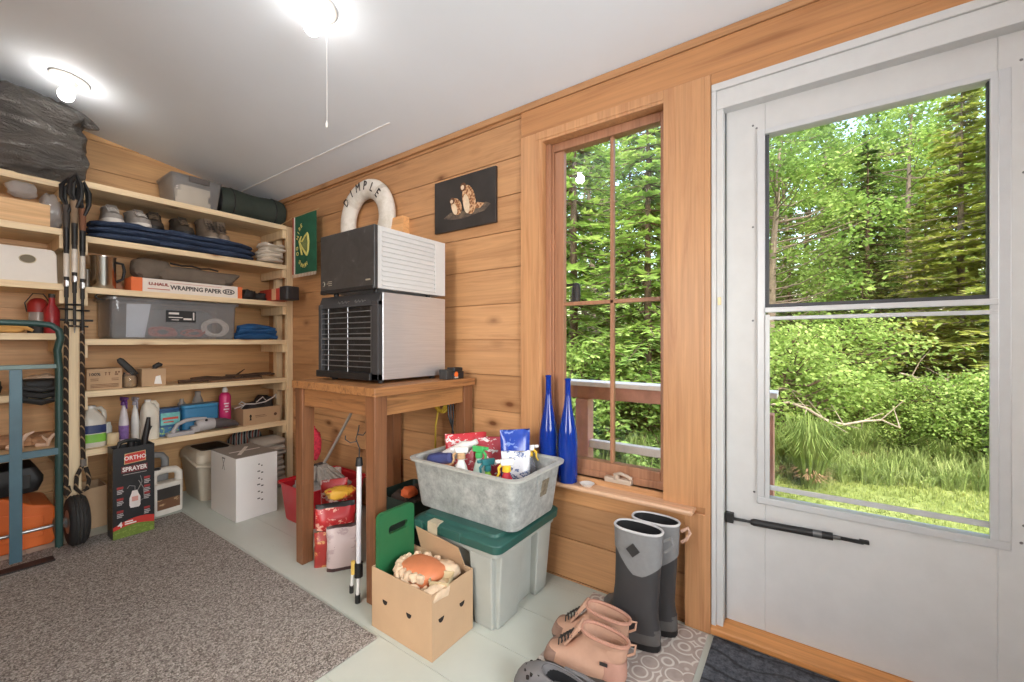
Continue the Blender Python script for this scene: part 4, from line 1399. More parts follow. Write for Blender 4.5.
part('ruffle', mb, M_ruf, t, label='beige ruffled trim')
solo('small_tray', shell(MB(), [(-.035, -.035, .035, .035, .008, 0), (-.04, -.04, .04, .04, .008, .03)], .004), plain((196, 178, 140), .7), 'small square tan tray in the front corner of the carton', 'tray', (1.125, 1.112, .216), 25)
# ================================================================ open shelving on the back wall
M_shelf = wood('spruce_shelf', (240, 216, 176), (204, 166, 118), 'x', knots=True, board=.6, board_axis='z', off=.0, rough=.55, grain=.7, knot_col=(150, 100, 60), vary=.05)
M_post = wood('spruce_post', (238, 214, 174), (200, 162, 114), 'z', knots=False, board=.3, board_axis='x', rough=.55, grain=.7, vary=.03)
SY = 3.42
SR = [2.055, 1.737, 1.441, 1.138, .833, .490]
SL = [2.022, 1.757, 1.447, 1.168, .838, .525]
unit = thing('storage_shelves', 'tall open shelving of pale spruce boards across the back wall', 'shelves', (0, 0, 0))
for z in SR:
    part('shelf', MB().box(.5455, SY, z - .036, 1.7105, 3.816, z), M_shelf, unit, smooth=False, bevel=.002)
for z in SL:
    part('shelf', MB().box(-.75, SY, z - .036, .4845, 3.816, z), M_shelf, unit, smooth=False, bevel=.002)
part('post', MB().box(.485, SY - .004, .001, .545, SY + .034, 2.05), M_post, unit, smooth=False, bevel=.002)
part('post', MB().box(.485, 3.76, .001, .545, 3.816, 2.05), M_post, unit, smooth=False, bevel=.002)
part('post', MB().box(1.711, SY - .004, .001, 1.7585, SY + .032, 2.05), M_post, unit, smooth=False, bevel=.002)
part('post', MB().box(1.711, 3.585, .001, 1.758, 3.64, 2.03), M_post, unit, smooth=False, bevel=.002)
part('post', MB().box(-.80, SY - .004, .001, -.751, SY + .034, 2.02), M_post, unit, smooth=False, bevel=.002)
for z in SR:
    part('cleat', MB().box(.5455, SY + .006, z - .11, .572, 3.80, z - .0365), M_post, unit, smooth=False, bevel=.001)
    part('cleat', MB().box(1.684, SY + .012, z - .10, 1.7105, 3.80, z - .0365), M_post, unit, smooth=False, bevel=.001)
for z in SL:
    part('cleat', MB().box(.458, SY + .006, z - .11, .4845, 3.80, z - .0365), M_post, unit, smooth=False, bevel=.001)
E_ = .0008

# ---- top shelf
t = thing('garbage_bag', 'stuffed black garbage bag on the top shelf under the ceiling bulb', 'bag', (.17, 3.58, SL[0] + E_))
m, nt, b = new_mat('black_bag_film')
n1 = noise_tex(nt, coords(nt, scale=(1, 1, 3.2)), 7, 6, .7, 1.4)
n2 = noise_tex(nt, coords(nt), 1.8, 4, .6)
nt.links.new(ramp(nt, n2, [(.3, srgb(48, 46, 44)), (.7, srgb(104, 99, 94))]), b.inputs['Base Color'])  # grey-brown patches put the film's highlights into its colour
b.inputs['Roughness'].default_value = .24
b.inputs['Specular IOR Level'].default_value = .9
bump(nt, b, n1, 1.0, .05)
mb = MB().blob(0, -.0, -.006, .80, .46, .465, .45, 110, 70, .13, .95, 3)
part('film', mb, m, t)
part('knot', MB().tube([(.30, -.06, .42), (.38, -.10, .40), (.42, -.12, .375), (.45, -.14, .36)], [.06, .042, .03, .008], 10), m, t)

M_tote_clear = glass_mat('cloudy_plastic', (.93, .93, .94), haze=.2)
t = thing('clear_storage_box', 'clear plastic box with dark latch under the ceiling on the top shelf', 'box', (1.125, 3.62, SR[0] + E_))
shell(mb := MB(), [(-.125, -.14, .125, .14, .02, 0), (-.145, -.155, .145, .155, .02, .19)], .003)
part('body', mb, M_tote_clear, t)
part('lid', MB().loft([rrect(-.15, -.16, .15, .16, .02, 4, .19), rrect(-.152, -.162, .152, .162, .02, 4, .206), rrect(-.13, -.14, .13, .14, .02, 4, .212)]), M_tote_clear, t)
part('latch', MB().rbox(-.055, -.172, .165, .065, -.156, .205, .006), plain((96, 90, 88), .5), t, bevel=.003)
solo('folded_papers', MB().rbox(-.11, -.12, 0, .10, .11, .045, .01).rbox(-.10, -.12, .045, .085, .10, .095, .01).rbox(-.08, -.115, .095, .10, .10, .14, .01), plain((244, 224, 194), .8, 0, .15, 12), 'pale papers stacked inside the clear box on the top shelf', 'papers', (1.115, 3.62, SR[0] + .009))
t = thing('sleeping_bag', 'dark green rolled sleeping pad lying on the top shelf by the corner', 'roll', (1.515, 3.60, SR[0] + .119))
m = plain((54, 62, 54), .75, 0, .14, 10, 'dark_green_nylon', bmp=.15)
rings = []
for k in range(13):
    u = k / 12
    rr_ = .119 * (.93 + .05 * math.sin(u * 9) + (.0 if 0 < k < 12 else -.06))
    rings.append([(-.225 + .455 * u, rr_ * math.cos(q), rr_ * math.sin(q)) for q in [2 * PI * j / 22 for j in range(22)]])
part('roll', MB().loft(rings), m, t)
mb = MB()
for r_ in (.018, .04, .062, .084):
    mb.tube([(-.2275, r_ * math.cos(q), r_ * math.sin(q)) for q in [2 * PI * j / 20 for j in range(20)]], .008, 5, closed=True)
mb.cyl((-.228, 0, 0), (-.222, 0, 0), .102, None, 22)
part('rolled_end', mb, M_black, t)
for u in (-.15, .15):
    part('strap', MB().tube([(u, .116 * math.cos(q), .116 * math.sin(q)) for q in [2 * PI * j / 24 for j in range(24)]], .005, 5, closed=True), M_black, t)

# ---- footwear builder: stacked outline sections, toe toward +Y
def foot_ring(z, yb, yf, hw, tilt=0.0, n=24, pw=.82, nar=.16):
    mid, half = (yb + yf) / 2, (yf - yb) / 2
    out = []
    for k in range(n):
        a = 2 * PI * k / n
        c_, s_ = math.cos(a), math.sin(a)
        y = mid + half * math.copysign(abs(c_) ** pw, c_)
        x = hw * math.copysign(abs(s_) ** pw, s_) * (1 - nar * .5 + nar * .5 * c_)
        out.append((x, y, z + tilt * (y - mid)))
    return out
def shoe(name, label, cat, loc, rz, L, w, hc, col, sole_col, lace=None, high=False, collar=None, group=None, rx=0, tongue=True, toe=None):
    t = thing(name, label, cat, loc, rz, group)
    if rx:
        t.rotation_euler[0] = R(rx)
    part('sole', MB().loft([foot_ring(.001, .004, L - .004, w * .47), foot_ring(.012, 0, L, w * .5), foot_ring(.026, .001, L - .003, w * .49)]), sole_col, t)
    secs = [(.0262, .004, L - .006, w * .475, 0), (.044, .002, L - .012, w * .465, 0), (.058, .002, L * .93, w * .44, 0), (.068, .003, L * .84, w * .41, -.02), (.078, .004, L * .74, w * .385, -.03)]
    if high:
        secs += [(.096, .006, L * .63, w * .36, -.05), (.12, .006, L * .55, w * .35, -.02), (hc * .86, -.004, L * .51, w * .37, .05), (hc, -.012, L * .53, w * .40, .12)]
    else:
        secs += [(hc * .92, .004, L * .60, w * .35, .0), (hc, .0, L * .54, w * .34, .02)]
    outer = [foot_ring(*s) for s in secs]
    top = secs[-1]
    g = .007
    inner = [foot_ring(top[0] - .001, top[1] + g, top[2] - g, top[3] - g, top[4]), foot_ring(top[0] * .7, top[1] + g + .002, top[2] - g - .01, top[3] - g, top[4]), foot_ring(.04, .014, L * .5, w * .3, 0)]
    part('upper', MB().loft(outer + inner), col, t)
    part('collar', MB().tube([Vector(p) for p in foot_ring(top[0], top[1] + g * .4, top[2] - g * .4, top[3] - g * .4, top[4], 28)], .0062, 6, closed=True), collar or col, t)
    if toe:
        part('toe_cap', MB().loft([[(p[0] * 1.012, p[1] * 1.004 + .0, p[2]) for p in foot_ring(s[0], L * .74 * (1 if i < 3 else .98), s[2] + .002, s[3] * .9, 0)] for i, s in enumerate(secs[:3])]), toe, t)
    if lace:
        mb = MB()
        n_l = 6 if high else 4
        for k in range(n_l):
            u = k / max(1, n_l - 1)
            if high:
                y, z = L * (.74 - .20 * u), .083 + (hc - .095) * u * .95
                y += .006
            else:
                y, z = L * (.76 - .2 * u), .078 + (hc - .082) * u
            for s in (-1, 1):
                mb.tube([(-.026 * s, y + .006, z - .004), (-.008 * s, y + .011, z + .005), (.026 * s, y - .008, z + .012)], .0024, 5)
        part('laces', mb, lace, t)
        mb = MB()
        if tongue:
            if high:
                mb.hexa([(-.026, L * .70, .078), (.026, L * .70, .078), (.022, L * .70 + .008, .084), (-.022, L * .70 + .008, .084)], [(-.03, L * .50, hc + .012), (.03, L * .50, hc + .012), (.026, L * .50 + .012, hc + .018), (-.026, L * .50 + .012, hc + .018)])
            else:
                mb.hexa([(-.022, L * .74, .074), (.022, L * .74, .074), (.02, L * .74 + .006, .08), (-.02, L * .74 + .006, .08)], [(-.026, L * .52, hc + .008), (.026, L * .52, hc + .008), (.024, L * .52 + .01, hc + .016), (-.024, L * .52 + .01, hc + .016)])
            part('tongue', mb, col, t, bevel=.003)
    return t

m, nt, b = new_mat('dark_denim')
n1 = noise_tex(nt, coords(nt, scale=(1, 4, 9)), 9, 5, .65, .6)
nt.links.new(ramp(nt, n1, [(.3, srgb(30, 40, 60)), (.55, srgb(50, 66, 94)), (.75, srgb(84, 102, 130))]), b.inputs['Base Color'])
b.inputs['Roughness'].default_value = .85
bump(nt, b, n1, .5, .02)
def fold_stack(x0, x1, y0, y1, z, h, n, seed, amp=.006):
    """soft folded cloth: n rounded layers"""
    mb = MB()
    hh = h / n
    for k in range(n):
        rr_ = random.Random(seed + k)
        a, b2 = x0 + rr_.uniform(0, .02), x1 - rr_.uniform(0, .03)
        rings = []
        ns = 26
        for i in range(ns + 1):
            x_ = a + (b2 - a) * i / ns
            e = 1 - (abs(2 * i / ns - 1)) ** 8 * .6
            ring = []
            for j in range(14):
                q = 2 * PI * j / 14
                cy, sz_ = math.cos(q), math.sin(q)
                cy = math.copysign(abs(cy) ** .5, cy)
                sz_ = math.copysign(abs(sz_) ** .7, sz_)
                d = amp * noise.noise(Vector((x_ * 9, q, seed + k * 3)))
                ring.append((x_, (y0 + y1) / 2 + ((y1 - y0) / 2 + d * 2 - rr_.random() * .002) * cy * e, z + hh * (k + .5) + (hh * .5) * sz_ * e * 1.25 + (d if k == n - 1 and sz_ > 0 else 0)))
            rings.append(ring)
        mb.loft(rings)
    return mb
solo('folded_tarp', fold_stack(.585, 1.515, 3.41, 3.72, SR[1] + .008, .112, 3, 3, .01), m, 'long dark blue folded cloth lying on the second shelf under the shoes', 'cloth')
DZ = SR[1] + .111
M_sole_w = plain((226, 220, 212), .6)
M_mesh_g = plain((158, 152, 146), .8, 0, .12, 40, 'grey_mesh')
M_mid = plain((66, 58, 50), .8, 0, .25, 30, 'dark_brown_suede')
M_taupe = plain((140, 124, 108), .85, 0, .15, 26, 'taupe_suede')
M_lace_d = plain((58, 52, 48), .8)
for i, (x_, lab) in enumerate(((.705, 'left grey mesh sneaker of the pair on the blue cloth'), (.808, 'right grey mesh sneaker of the pair on the blue cloth'))):
    o = shoe('sneaker', lab, 'shoe', (x_, 3.715 - i * .008, DZ), 180 + (6 if i else -2), .285, .118, .115, M_mesh_g, M_sole_w, plain((210, 206, 200), .8), collar=plain((170, 164, 158), .8), group='grey sneakers on the second shelf')
for i, (x_, lab) in enumerate(((.94, 'left dark brown trail shoe between the sneakers and the boots'), (1.055, 'right dark brown trail shoe beside the taupe boots'))):
    shoe('trail_shoe', lab, 'shoe', (x_, 3.715, DZ), 168 + i * 14, .285, .124, .125, M_mid, M_black, plain((122, 104, 84), .8), group='dark trail shoes on the second shelf')
for i, (x_, lab) in enumerate(((1.215, 'left taupe ankle boot seen toe first on the second shelf'), (1.325, 'right taupe ankle boot seen toe first on the second shelf'))):
    shoe('ankle_boot', lab, 'boot', (x_, 3.735 + .01 * i, DZ), 184 - 10 * i, .27, .112, .160, M_taupe, plain((176, 166, 152), .7), M_lace_d, high=True, group='taupe ankle boots on the second shelf')
M_offw = plain((220, 208, 192), .9, 0, .08, 20, 'off_white_cotton', bmp=.2)
solo('folded_linen', fold_stack(1.522, 1.702, 3.38, 3.58, SR[1] + .012, .14, 5, 12, .03), M_offw, 'stack of folded off white cloths at the right end of the second shelf', 'cloth')

# ---- third shelf
Z3 = SR[2] + E_
m, nt, b = new_mat('stainless_pot')
b.inputs['Base Color'].default_value = (.62, .6, .57, 1)
b.inputs['Metallic'].default_value = 1
b.inputs['Roughness'].default_value = .22
t = thing('steel_pot', 'tall stainless steel pot at the left end of the third shelf', 'pot', (.655, 3.52, Z3))
part('body', MB().lathe([(0, 0), (.054, 0), (.058, .006), (.058, .19), (.061, .194), (.061, .199), (.056, .199), (.055, .02), (0, .016)], seg=28), m, t)
part('handle', MB().tube([(.057, -.01, .17), (.085, -.02, .165), (.093, -.022, .12), (.085, -.02, .07), (.057, -.01, .05)], .008, 8), M_black, t)
solo('steel_canister', MB().lathe([(0, 0), (.04, 0), (.042, .005), (.042, .12), (.044, .124), (.04, .13), (0, .132)], seg=22), m, 'small steel canister behind the tall pot on the third shelf', 'canister', (.606, 3.64, Z3))
solo('tan_pouch', MB().blob(0, 0, 0, .085, .09, .07, .5, 16, 10, .15, 3, 4), plain((166, 124, 96), .8), 'small tan pouch between the pot and the long carton', 'pouch', (.715, 3.60, Z3))
M_orange = plain((232, 118, 66), .7, 0, .05, 8)
M_paperw = plain((236, 226, 216), .7, 0, .03, 8)
t = thing('paper_carton', 'long white and orange carton lettered WRAPPING PAPER on the third shelf', 'box', (1.085, 3.53, Z3))
part('body', MB().box(-.26, -.075, 0, .285, .075, .088), M_paperw, t, smooth=False, bevel=.001)
part('end_panel', MB().box(-.315, -.0755, 0, -.2605, .0755, .0885), M_orange, t, smooth=False, bevel=.001, label='orange end of the carton')
part('end_panel', MB().box(.2855, -.0755, 0, .315, .0755, .0885), M_orange, t, smooth=False, bevel=.001, label='orange end of the carton')
M_txt = plain((60, 54, 52), .7)
lettering('WRAPPING PAPER', .041, M_txt, t, (.030, -.0757, .04), FACE_Y, bold=.0012, sx=.88)
lettering('U-HAUL', .025, plain((150, 60, 50), .7), t, (-.178, -.0757, .054), FACE_Y, bold=.0012, sx=1.15, name='carton_mark')
part('print_line', MB().box(-.235, -.0757, .020, -.12, -.075, .026).box(-.12, -.0757, .070, .18, -.075, .0725), plain((196, 120, 104), .7), t, smooth=False)
mb = MB().tube([(.225 + .036 * math.cos(q), -.0757, .044 + .016 * math.sin(q)) for q in [2 * PI * j / 24 for j in range(24)]], .0035, 4, closed=True)
mb.box(.202, -.0762, .036, .212, -.075, .052).box(.218, -.0762, .038, .228, -.075, .052).box(.234, -.0762, .036, .246, -.075, .05)
part('emblem', mb, M_txt, t, smooth=False)
solo('canvas_bag', MB().blob(.02, 0, 0, .56, .17, .10, .45, 40, 14, .2, 1.5, 11).blob(-.2, .0, 0, .20, .16, .135, .6, 24, 14, .16, 2.5, 4), plain((112, 100, 88), .9, 0, .15, 14, 'grey_canvas', bmp=.2),
     'flattened grey brown canvas bag lying on the wrapping paper carton', 'bag', (1.09, 3.545, Z3 + .0888))
part('strap', MB().tube([(-.12, -.07, .115), (-.06, -.085, .105), (.0, -.08, .112), (.05, -.082, .10), (.10, -.078, .108), (.16, -.07, .10)], .0065, 6), M_black, bpy.data.objects['canvas_bag'])
solo('work_gloves', MB().blob(0, 0, 0, .085, .12, .075, .7, 16, 10, .35, 4, 3).blob(.075, .01, 0, .09, .12, .06, .7, 16, 10, .35, 4, 8), plain((42, 38, 37), .8, 0, .25, 20), 'crumpled black gloves right of the wrapping paper carton', 'gloves', (1.455, 3.50, Z3))
t = thing('red_case', 'red box with black front end sticking out of the third shelf', 'box', (1.622, 3.38, Z3))
part('body', MB().rbox(-.045, -.11, 0, .052, .20, .088, .006), plain((188, 62, 48), .55, 0, .1), t, bevel=.003)
part('end_cap', MB().rbox(-.047, -.225, -.004, .056, -.111, .098, .018), plain((48, 47, 50), .5), t, bevel=.006)
part('stripe', MB().box(-.0462, -.065, .001, -.044, .0, .087), plain((226, 178, 140), .6), t, smooth=False)
solo('orange_tool', MB().rbox(-.03, -.05, 0, .025, .06, .05, .01), plain((196, 88, 50), .6), 'small orange case behind the gloves on the third shelf', 'case', (1.545, 3.66, Z3), bevel=.004)

# ---- fourth shelf
Z4 = SR[3] + E_
t = thing('clear_tote', 'wide clear plastic tote of cords and papers on the fourth shelf', 'tote', (1.01, 3.62, Z4))
shell(mb := MB(), [(-.328, -.165, .335, .165, .03, 0), (-.335, -.172, .342, .172, .03, .02), (-.335, -.178, .348, .178, .03, .235), (-.352, -.19, .364, .19, .03, .242), (-.352, -.19, .364, .19, .03, .25)], .003, 5)
part('body', mb, M_tote_clear, t)
part('lid', MB().loft([rrect(-.356, -.194, .368, .194, .03, 5, .2505), rrect(-.356, -.194, .368, .194, .03, 5, .258), rrect(-.33, -.17, .34, .17, .03, 5, .262)]), M_tote_clear, t)
part('label_plate', MB().box(-.07, -.1785, .115, .095, -.1755, .19), M_black, t, smooth=False, label='black printed label')
mb = MB()
for r_ in ((-.055, .165, .0, .178), (-.055, .142, .02, .148), (.025, .13, .07, .142), (.078, .13, .086, .182), (-.04, .127, .0, .131)):
    mb.box(r_[0], -.1795, r_[1], r_[2], -.1784, r_[3])
part('label_print', mb, plain((220, 214, 210), .6), t, smooth=False)
solo('wire_hook', MB().tube([(0, 0, .0), (-.03, -.01, .002), (-.045, -.012, .016), (-.035, -.01, .03), (-.01, 0, .034), (.05, .02, .03)], .005, 6), M_dark, 'black hooked handle poking out left of the clear tote', 'hook', (.652, 3.46, Z4 + .235))
solo('grey_blanket', MB().blob(0, 0, 0, .42, .24, .20, .4, 26, 12, .10, 2, 6), plain((128, 128, 128), .9, 0, .1, 10), 'grey folded blanket inside the clear tote', 'blanket', (1.04, 3.66, Z4 + .009))
solo('paper_sheet', MB().hexa([(-.05, 0, 0), (.04, 0, 0), (.04, .002, 0), (-.05, .002, 0)], [(-.045, .006, .21), (.075, .006, .215), (.075, .008, .215), (-.045, .008, .21)]), plain((226, 232, 240), .6), 'white crumpled sheet behind the left front of the clear tote', 'paper', (.80, 3.478, Z4 + .012))
def coil(n, rx, rz_, r, seed, spread=.02, depth=.03, turns_pts=26):
    mb = MB()
    rr_ = random.Random(seed)
    for k in range(n):
        a, b2 = rx * rr_.uniform(.75, 1.05), rz_ * rr_.uniform(.72, 1.05)
        ox, oy, tl = rr_.uniform(-spread, spread), rr_.uniform(0, depth), rr_.uniform(-.25, .25)
        pts = []
        for j in range(turns_pts):
            q = 2 * PI * j / turns_pts
            x_, z_ = a * math.cos(q), b2 * math.sin(q)
            pts.append((ox + x_ * math.cos(tl) - z_ * math.sin(tl), oy + .006 * math.sin(3 * q + k), max(x_ * math.sin(tl) + z_ * math.cos(tl), -rz_ + r)))
        mb.tube(pts, r, 6, closed=True)
    return mb
solo('rope_coil', coil(8, .075, .062, .007, 4), plain((226, 214, 202), .6), 'coiled white cord at the right end inside the clear tote', 'cord', (1.235, 3.482, Z4 + .082))
solo('rope_coil', coil(6, .07, .03, .0055, 9), plain((198, 116, 104), .6), 'coral red cord left of centre inside the clear tote', 'cord', (.945, 3.482, Z4 + .048))
solo('rope_coil', coil(5, .055, .024, .0055, 15), plain((198, 116, 104), .6), 'coral red cord next to the white cord inside the clear tote', 'cord', (1.105, 3.482, Z4 + .042))
mb = MB()
rr_ = random.Random(8)
for k in range(16):
    y_ = rr_.uniform(-.02, .14)
    z_ = .012 + .088 * (k / 15)
    L_ = .15 - .03 * (k / 15)
    sag = rr_.uniform(-.012, .012)
    mb.tube([(L_ * u, y_ + .01 * math.sin(u * 5 + k), z_ + sag * math.sin(u * 4 + k) * (k > 2) + .012 * (1 - u * u)) for u in [-1 + 2 * j / 11 for j in range(12)]], .0115, 6)
mb.blob(0, .07, 0, .22, .15, .06, .5, 20, 10, .1, 3, 5)
solo('blue_rope_bundle', mb, plain((38, 88, 140), .6, 0, .22, 14, 'blue_cord'), 'folded bundle of blue cord at the right end of the fourth shelf', 'rope', (1.525, 3.50, Z4))

# ---- fifth shelf
Z5 = SR[4] + E_
t = thing('small_carton', 'printed brown carton at the left end of the fifth shelf', 'box', (.650, 3.555, Z5))
part('body', MB().box(-.078, -.10, 0, .078, .10, .125), M_card, t, smooth=False, bevel=.001)
lettering('100%', .024, M_txt, t, (-.045, -.1003, .092), FACE_Y, bold=.0006)
mb = MB()
for x_ in (.002, .018):
    mb.box(x_, -.1006, .085, x_ + .004, -.0998, .105).box(x_ - .003, -.1006, .1, x_ + .007, -.0998, .104)
mb.box(.044, -.1006, .085, .06, -.0998, .094).box(.046, -.1006, .096, .054, -.0998, .108).box(.058, -.1006, .098, .068, -.0998, .108)
for z_ in (.064, .054, .030, .022, .014):
    mb.box(-.062, -.1006, z_, -.028 if z_ > .04 else .06, -.0998, z_ + .0035)
    mb.box(.03, -.1006, z_, .062, -.0998, z_ + .0035)
part('print', mb, plain((120, 84, 60), .8), t, smooth=False)
t = thing('nut_jar', 'round glass jar of pale nuts between the two cartons', 'jar', (.772, 3.50, Z5))
part('jar', MB().lathe([(0, 0), (.034, 0), (.039, .008), (.039, .06), (.032, .08), (.030, .095), (0, .096)], seg=20), glass_mat('jar_glass', (.95, .94, .9), haze=.1), t)
part('contents', MB().lathe([(0, .003), (.031, .003), (.036, .01), (.036, .055), (.03, .072), (0, .076)], seg=18), plain((176, 146, 110), .8, 0, .3, 60), t)
solo('hand_brush', MB().loft([rrect(-.016, -.012, .016, .012, .01, 4, 0), rrect(-.02, -.014, .02, .014, .012, 4, .05), rrect(-.018, -.013, .018, .013, .012, 4, .12), rrect(-.01, -.008, .01, .008, .007, 4, .135)]).xf(Matrix.Rotation(R(-38), 4, 'Y')), M_dark,
     'dark handled brush leaning over the nut jar', 'brush', (.808, 3.525, Z5 + .075))
t = thing('small_carton', 'little open carton with a white tag on the fifth shelf', 'box', (.888, 3.535, Z5))
part('carton', shell(MB(), [(-.062, -.06, .062, .06, .001, 0), (-.062, -.06, .062, .06, .001, .112)], .0025, 1), M_card, t, smooth=False)
part('tag', MB().hexa([(.0, -.0612, .014), (.04, -.0612, .010), (.04, -.0602, .010), (.0, -.0602, .014)], [(.008, -.0612, .062), (.032, -.0612, .068), (.032, -.0602, .068), (.008, -.0602, .062)]), plain((238, 236, 232), .7), t, smooth=False, label='white tag')
solo('dark_knob_tool', MB().tube([(0, 0, 0), (-.004, 0, .09), (.004, 0, .115), (.026, 0, .128), (.04, 0, .122)], [.008, .008, .016, .017, .010], 10), M_dark, 'dark hooked tool standing in the little tagged carton', 'tool', (.905, 3.54, Z5 + .008))
mb = MB()
rr_ = random.Random(12)
for k, (u0, u1, r_) in enumerate(((-.33, .20, .012), (-.25, .31, .010), (-.30, .08, .009), (-.02, .30, .011), (-.18, .24, .008))):
    y_ = -.05 + k * .026
    mb.tube([(u0 + (u1 - u0) * j / 6, y_ + .012 * math.sin(j * 1.3 + k), r_ + .018 * (k % 2) + .008 * rr_.random()) for j in range(7)], [r_ * (.7 + .5 * rr_.random()) for j in range(7)], 6)
mb.tube([(.02, .0, .02), (.06, -.01, .055), (.09, -.02, .08)], [.007, .006, .003], 5)
solo('driftwood_sticks', mb, plain((76, 56, 42), .9, 0, .3, 30, 'dark_bark'), 'bundle of dark bark sticks lying on the fifth shelf', 'sticks', (1.345, 3.52, Z5))
solo('bark_strip', MB().loft([rrect(-.18, -.03, .18, .03, .02, 3, 0), rrect(-.17, -.026, .17, .026, .02, 3, .014)]), plain((122, 88, 60), .9, 0, .3, 20), 'flat brown bark strip in front of the dark sticks', 'bark', (1.36, 3.452, Z5), 2)

# ---- bottom shelf
Z6 = SR[5] + E_
def jug(name, label, x, y, w, d, h, body, cap, bands=(), rz=0, hz=.62):
    """plastic jug with a moulded loop handle"""
    t = thing(name, label, 'jug', (x, y, Z6), rz)
    hw, hd = w / 2, d / 2
    S = lambda k, z, ox=0: [(p[0] + ox, p[1], p[2]) for p in rrect(-hw * k, -hd * k, hw * k, hd * k, hd * k * .6, 5, z)]
    part('body', MB().loft([S(.94, 0), S(1, .008), S(1, h * hz), S(.9, h * (hz + .10), -.002), S(.6, h * (hz + .22), -.008), S(.34, h * .93, -.01), S(.34, h * .95, -.01)]), body, t)
    part('handle', MB().tube([(hw * .10, 0, h * .93), (hw * .55, 0, h * .93), (hw * .86, 0, h * .84), (hw * .9, 0, h * .70), (hw * .8, 0, h * hz)], [hd * .2, hd * .24, hd * .24, hd * .24, hd * .3], 8), body, t)
    part('cap', MB().cyl((-.010, 0, h * .945), (-.010, 0, h), hw * .38, None, 14), cap, t)
    for i, (z0, z1, mt) in enumerate(bands):
        part('label', MB().loft([S(1.012, h * z0), S(1.012, h * z1)], False, False), mt, t)
    return t
M_milky = plain((206, 200, 188), .35, 0, .05, 8, 'milky_plastic')
jug('vinegar_jug', 'translucent jug with navy and green label at the left of the bottom shelf', .612, 3.52, .105, .10, .245, M_milky, W_, ((.34, .54, plain((46, 62, 108), .4)), (.12, .32, plain((128, 190, 72), .4))))
solo('beige_candle', MB().lathe([(0, 0), (.026, 0), (.028, .004), (.028, .068), (.025, .072), (0, .07)], seg=18), plain((222, 200, 160), .5, 0, .1, 20), 'small beige jar right of the translucent jug', 'jar', (.690, 3.475, Z6))
solo('pale_jar', MB().lathe([(0, 0), (.026, 0), (.026, .10), (.02, .115), (.02, .13), (0, .132)], seg=18), plain((206, 206, 196), .4), 'pale jar behind the beige one on the bottom shelf', 'jar', (.677, 3.56, Z6))
TZ = Z6
M_purple = plain((104, 62, 128), .4)
o = sprayer_bottle(.745, 3.50, plain((216, 210, 214), .35), M_purple, plain((128, 98, 160), .4, 0, .35, 40), 'spray_bottle', 'white spray bottle with purple trigger on the bottom shelf', .235, .032, 100)
o = sprayer_bottle(.808, 3.54, W_, plain((170, 166, 178), .4), None, 'spray_bottle', 'white spray bottle with pale trigger beside the purple one', .225, .030, 95)
jug('bleach_jug', 'white jug with handle right of the spray bottles', .872, 3.50, .088, .095, .255, plain((222, 216, 202), .35), W_, (), 0, .66)
t = thing('pod_tub', 'blue and teal detergent tub on the bottom shelf', 'tub', (.975, 3.54, Z6))
part('body', MB().rbox(-.062, -.05, 0, .062, .05, .17, .02).rbox(-.058, -.046, .17, .058, .046, .185, .018), plain((52, 92, 136), .4), t, bevel=.003)
part('label', MB().rbox(-.05, -.0515, .075, .056, -.045, .155, .01), plain((118, 190, 186), .4, 0, .2, 40), t)
part('label_print', MB().box(-.04, -.0522, .11, .045, -.0514, .125).box(-.035, -.0522, .09, .02, -.0514, .098), plain((210, 80, 60), .5), t, smooth=False)
part('pods', MB().rbox(-.058, -.0515, .012, .05, -.045, .06, .01), printed('pod_print', (70, 118, 160), [(150, 196, 90), (228, 232, 236)], 40), t)
M_pet = glass_mat('pale_bottle', (.85, .9, .93), haze=.4)
solo('clear_bottle', MB().lathe([(0, 0), (.033, 0), (.034, .15), (.022, .19), (.012, .205), (.012, .222), (0, .223)], seg=18), M_pet, 'shorter pale bottle behind the hand vacuum', 'bottle', (1.09, 3.66, Z6))
solo('clear_bottle', MB().lathe([(0, 0), (.038, 0), (.04, .17), (.024, .22), (.018, .232), (.018, .262), (0, .263)], seg=18), M_pet, 'taller grey bottle behind the hand vacuum', 'bottle', (1.20, 3.70, Z6))
t = thing('wipes_tub', 'bright blue flat tub behind the hand vacuum', 'tub', (1.165, 3.575, Z6))
part('body', MB().rbox(-.11, -.055, 0, .11, .055, .165, .025), plain((58, 128, 172), .4, 0, .1, 8), t, bevel=.006)
part('lid', MB().rbox(-.112, -.057, .165, .112, .057, .187, .026), plain((72, 146, 190), .35), t, bevel=.005)
t = thing('spray_can', 'hot pink bottle with white lettering at the right of the bottom shelf', 'bottle', (1.318, 3.54, Z6))
part('body', MB().lathe([(0, 0), (.036, 0), (.038, .006), (.038, .225), (.030, .245), (.018, .255), (0, .256)], seg=22), plain((206, 48, 112), .35), t)
part('cap', MB().lathe([(.016, .255), (.018, .275), (.010, .29), (.006, .305), (0, .306)], seg=14), plain((232, 226, 224), .4), t)
mb = MB()
for z_, w_ in ((.17, .02), (.15, .014), (.128, .022), (.11, .01)):
    mb.box(-w_, -.0392, z_, w_ * .6, -.0368, z_ + .009)
part('can_print', mb, plain((240, 220, 228), .4), t, smooth=False)
t = thing('shoe_carton', 'low brown carton of black shoes at the right end of the bottom shelf', 'box', (1.535, 3.57, Z6))
part('carton', shell(MB(), [(-.135, -.135, .135, .15, .001, 0), (-.135, -.135, .135, .15, .001, .125)], .003, 1), M_card, t, smooth=False)
mb = MB()
mb.lathe([(.010, 0), (.006, .004), (.0045, .02), (.009, .034), (0, .046)], (0, 0, 0), 8, sy=.05).xf(Matrix.Translation((-.085, -.1355, .036)))
part('goblet_mark', mb, M_hole, t)
mb = MB()
mb.box(-.055, -.1358, .064, .02, -.1349, .068).box(-.05, -.1358, .054, .03, -.1349, .057)
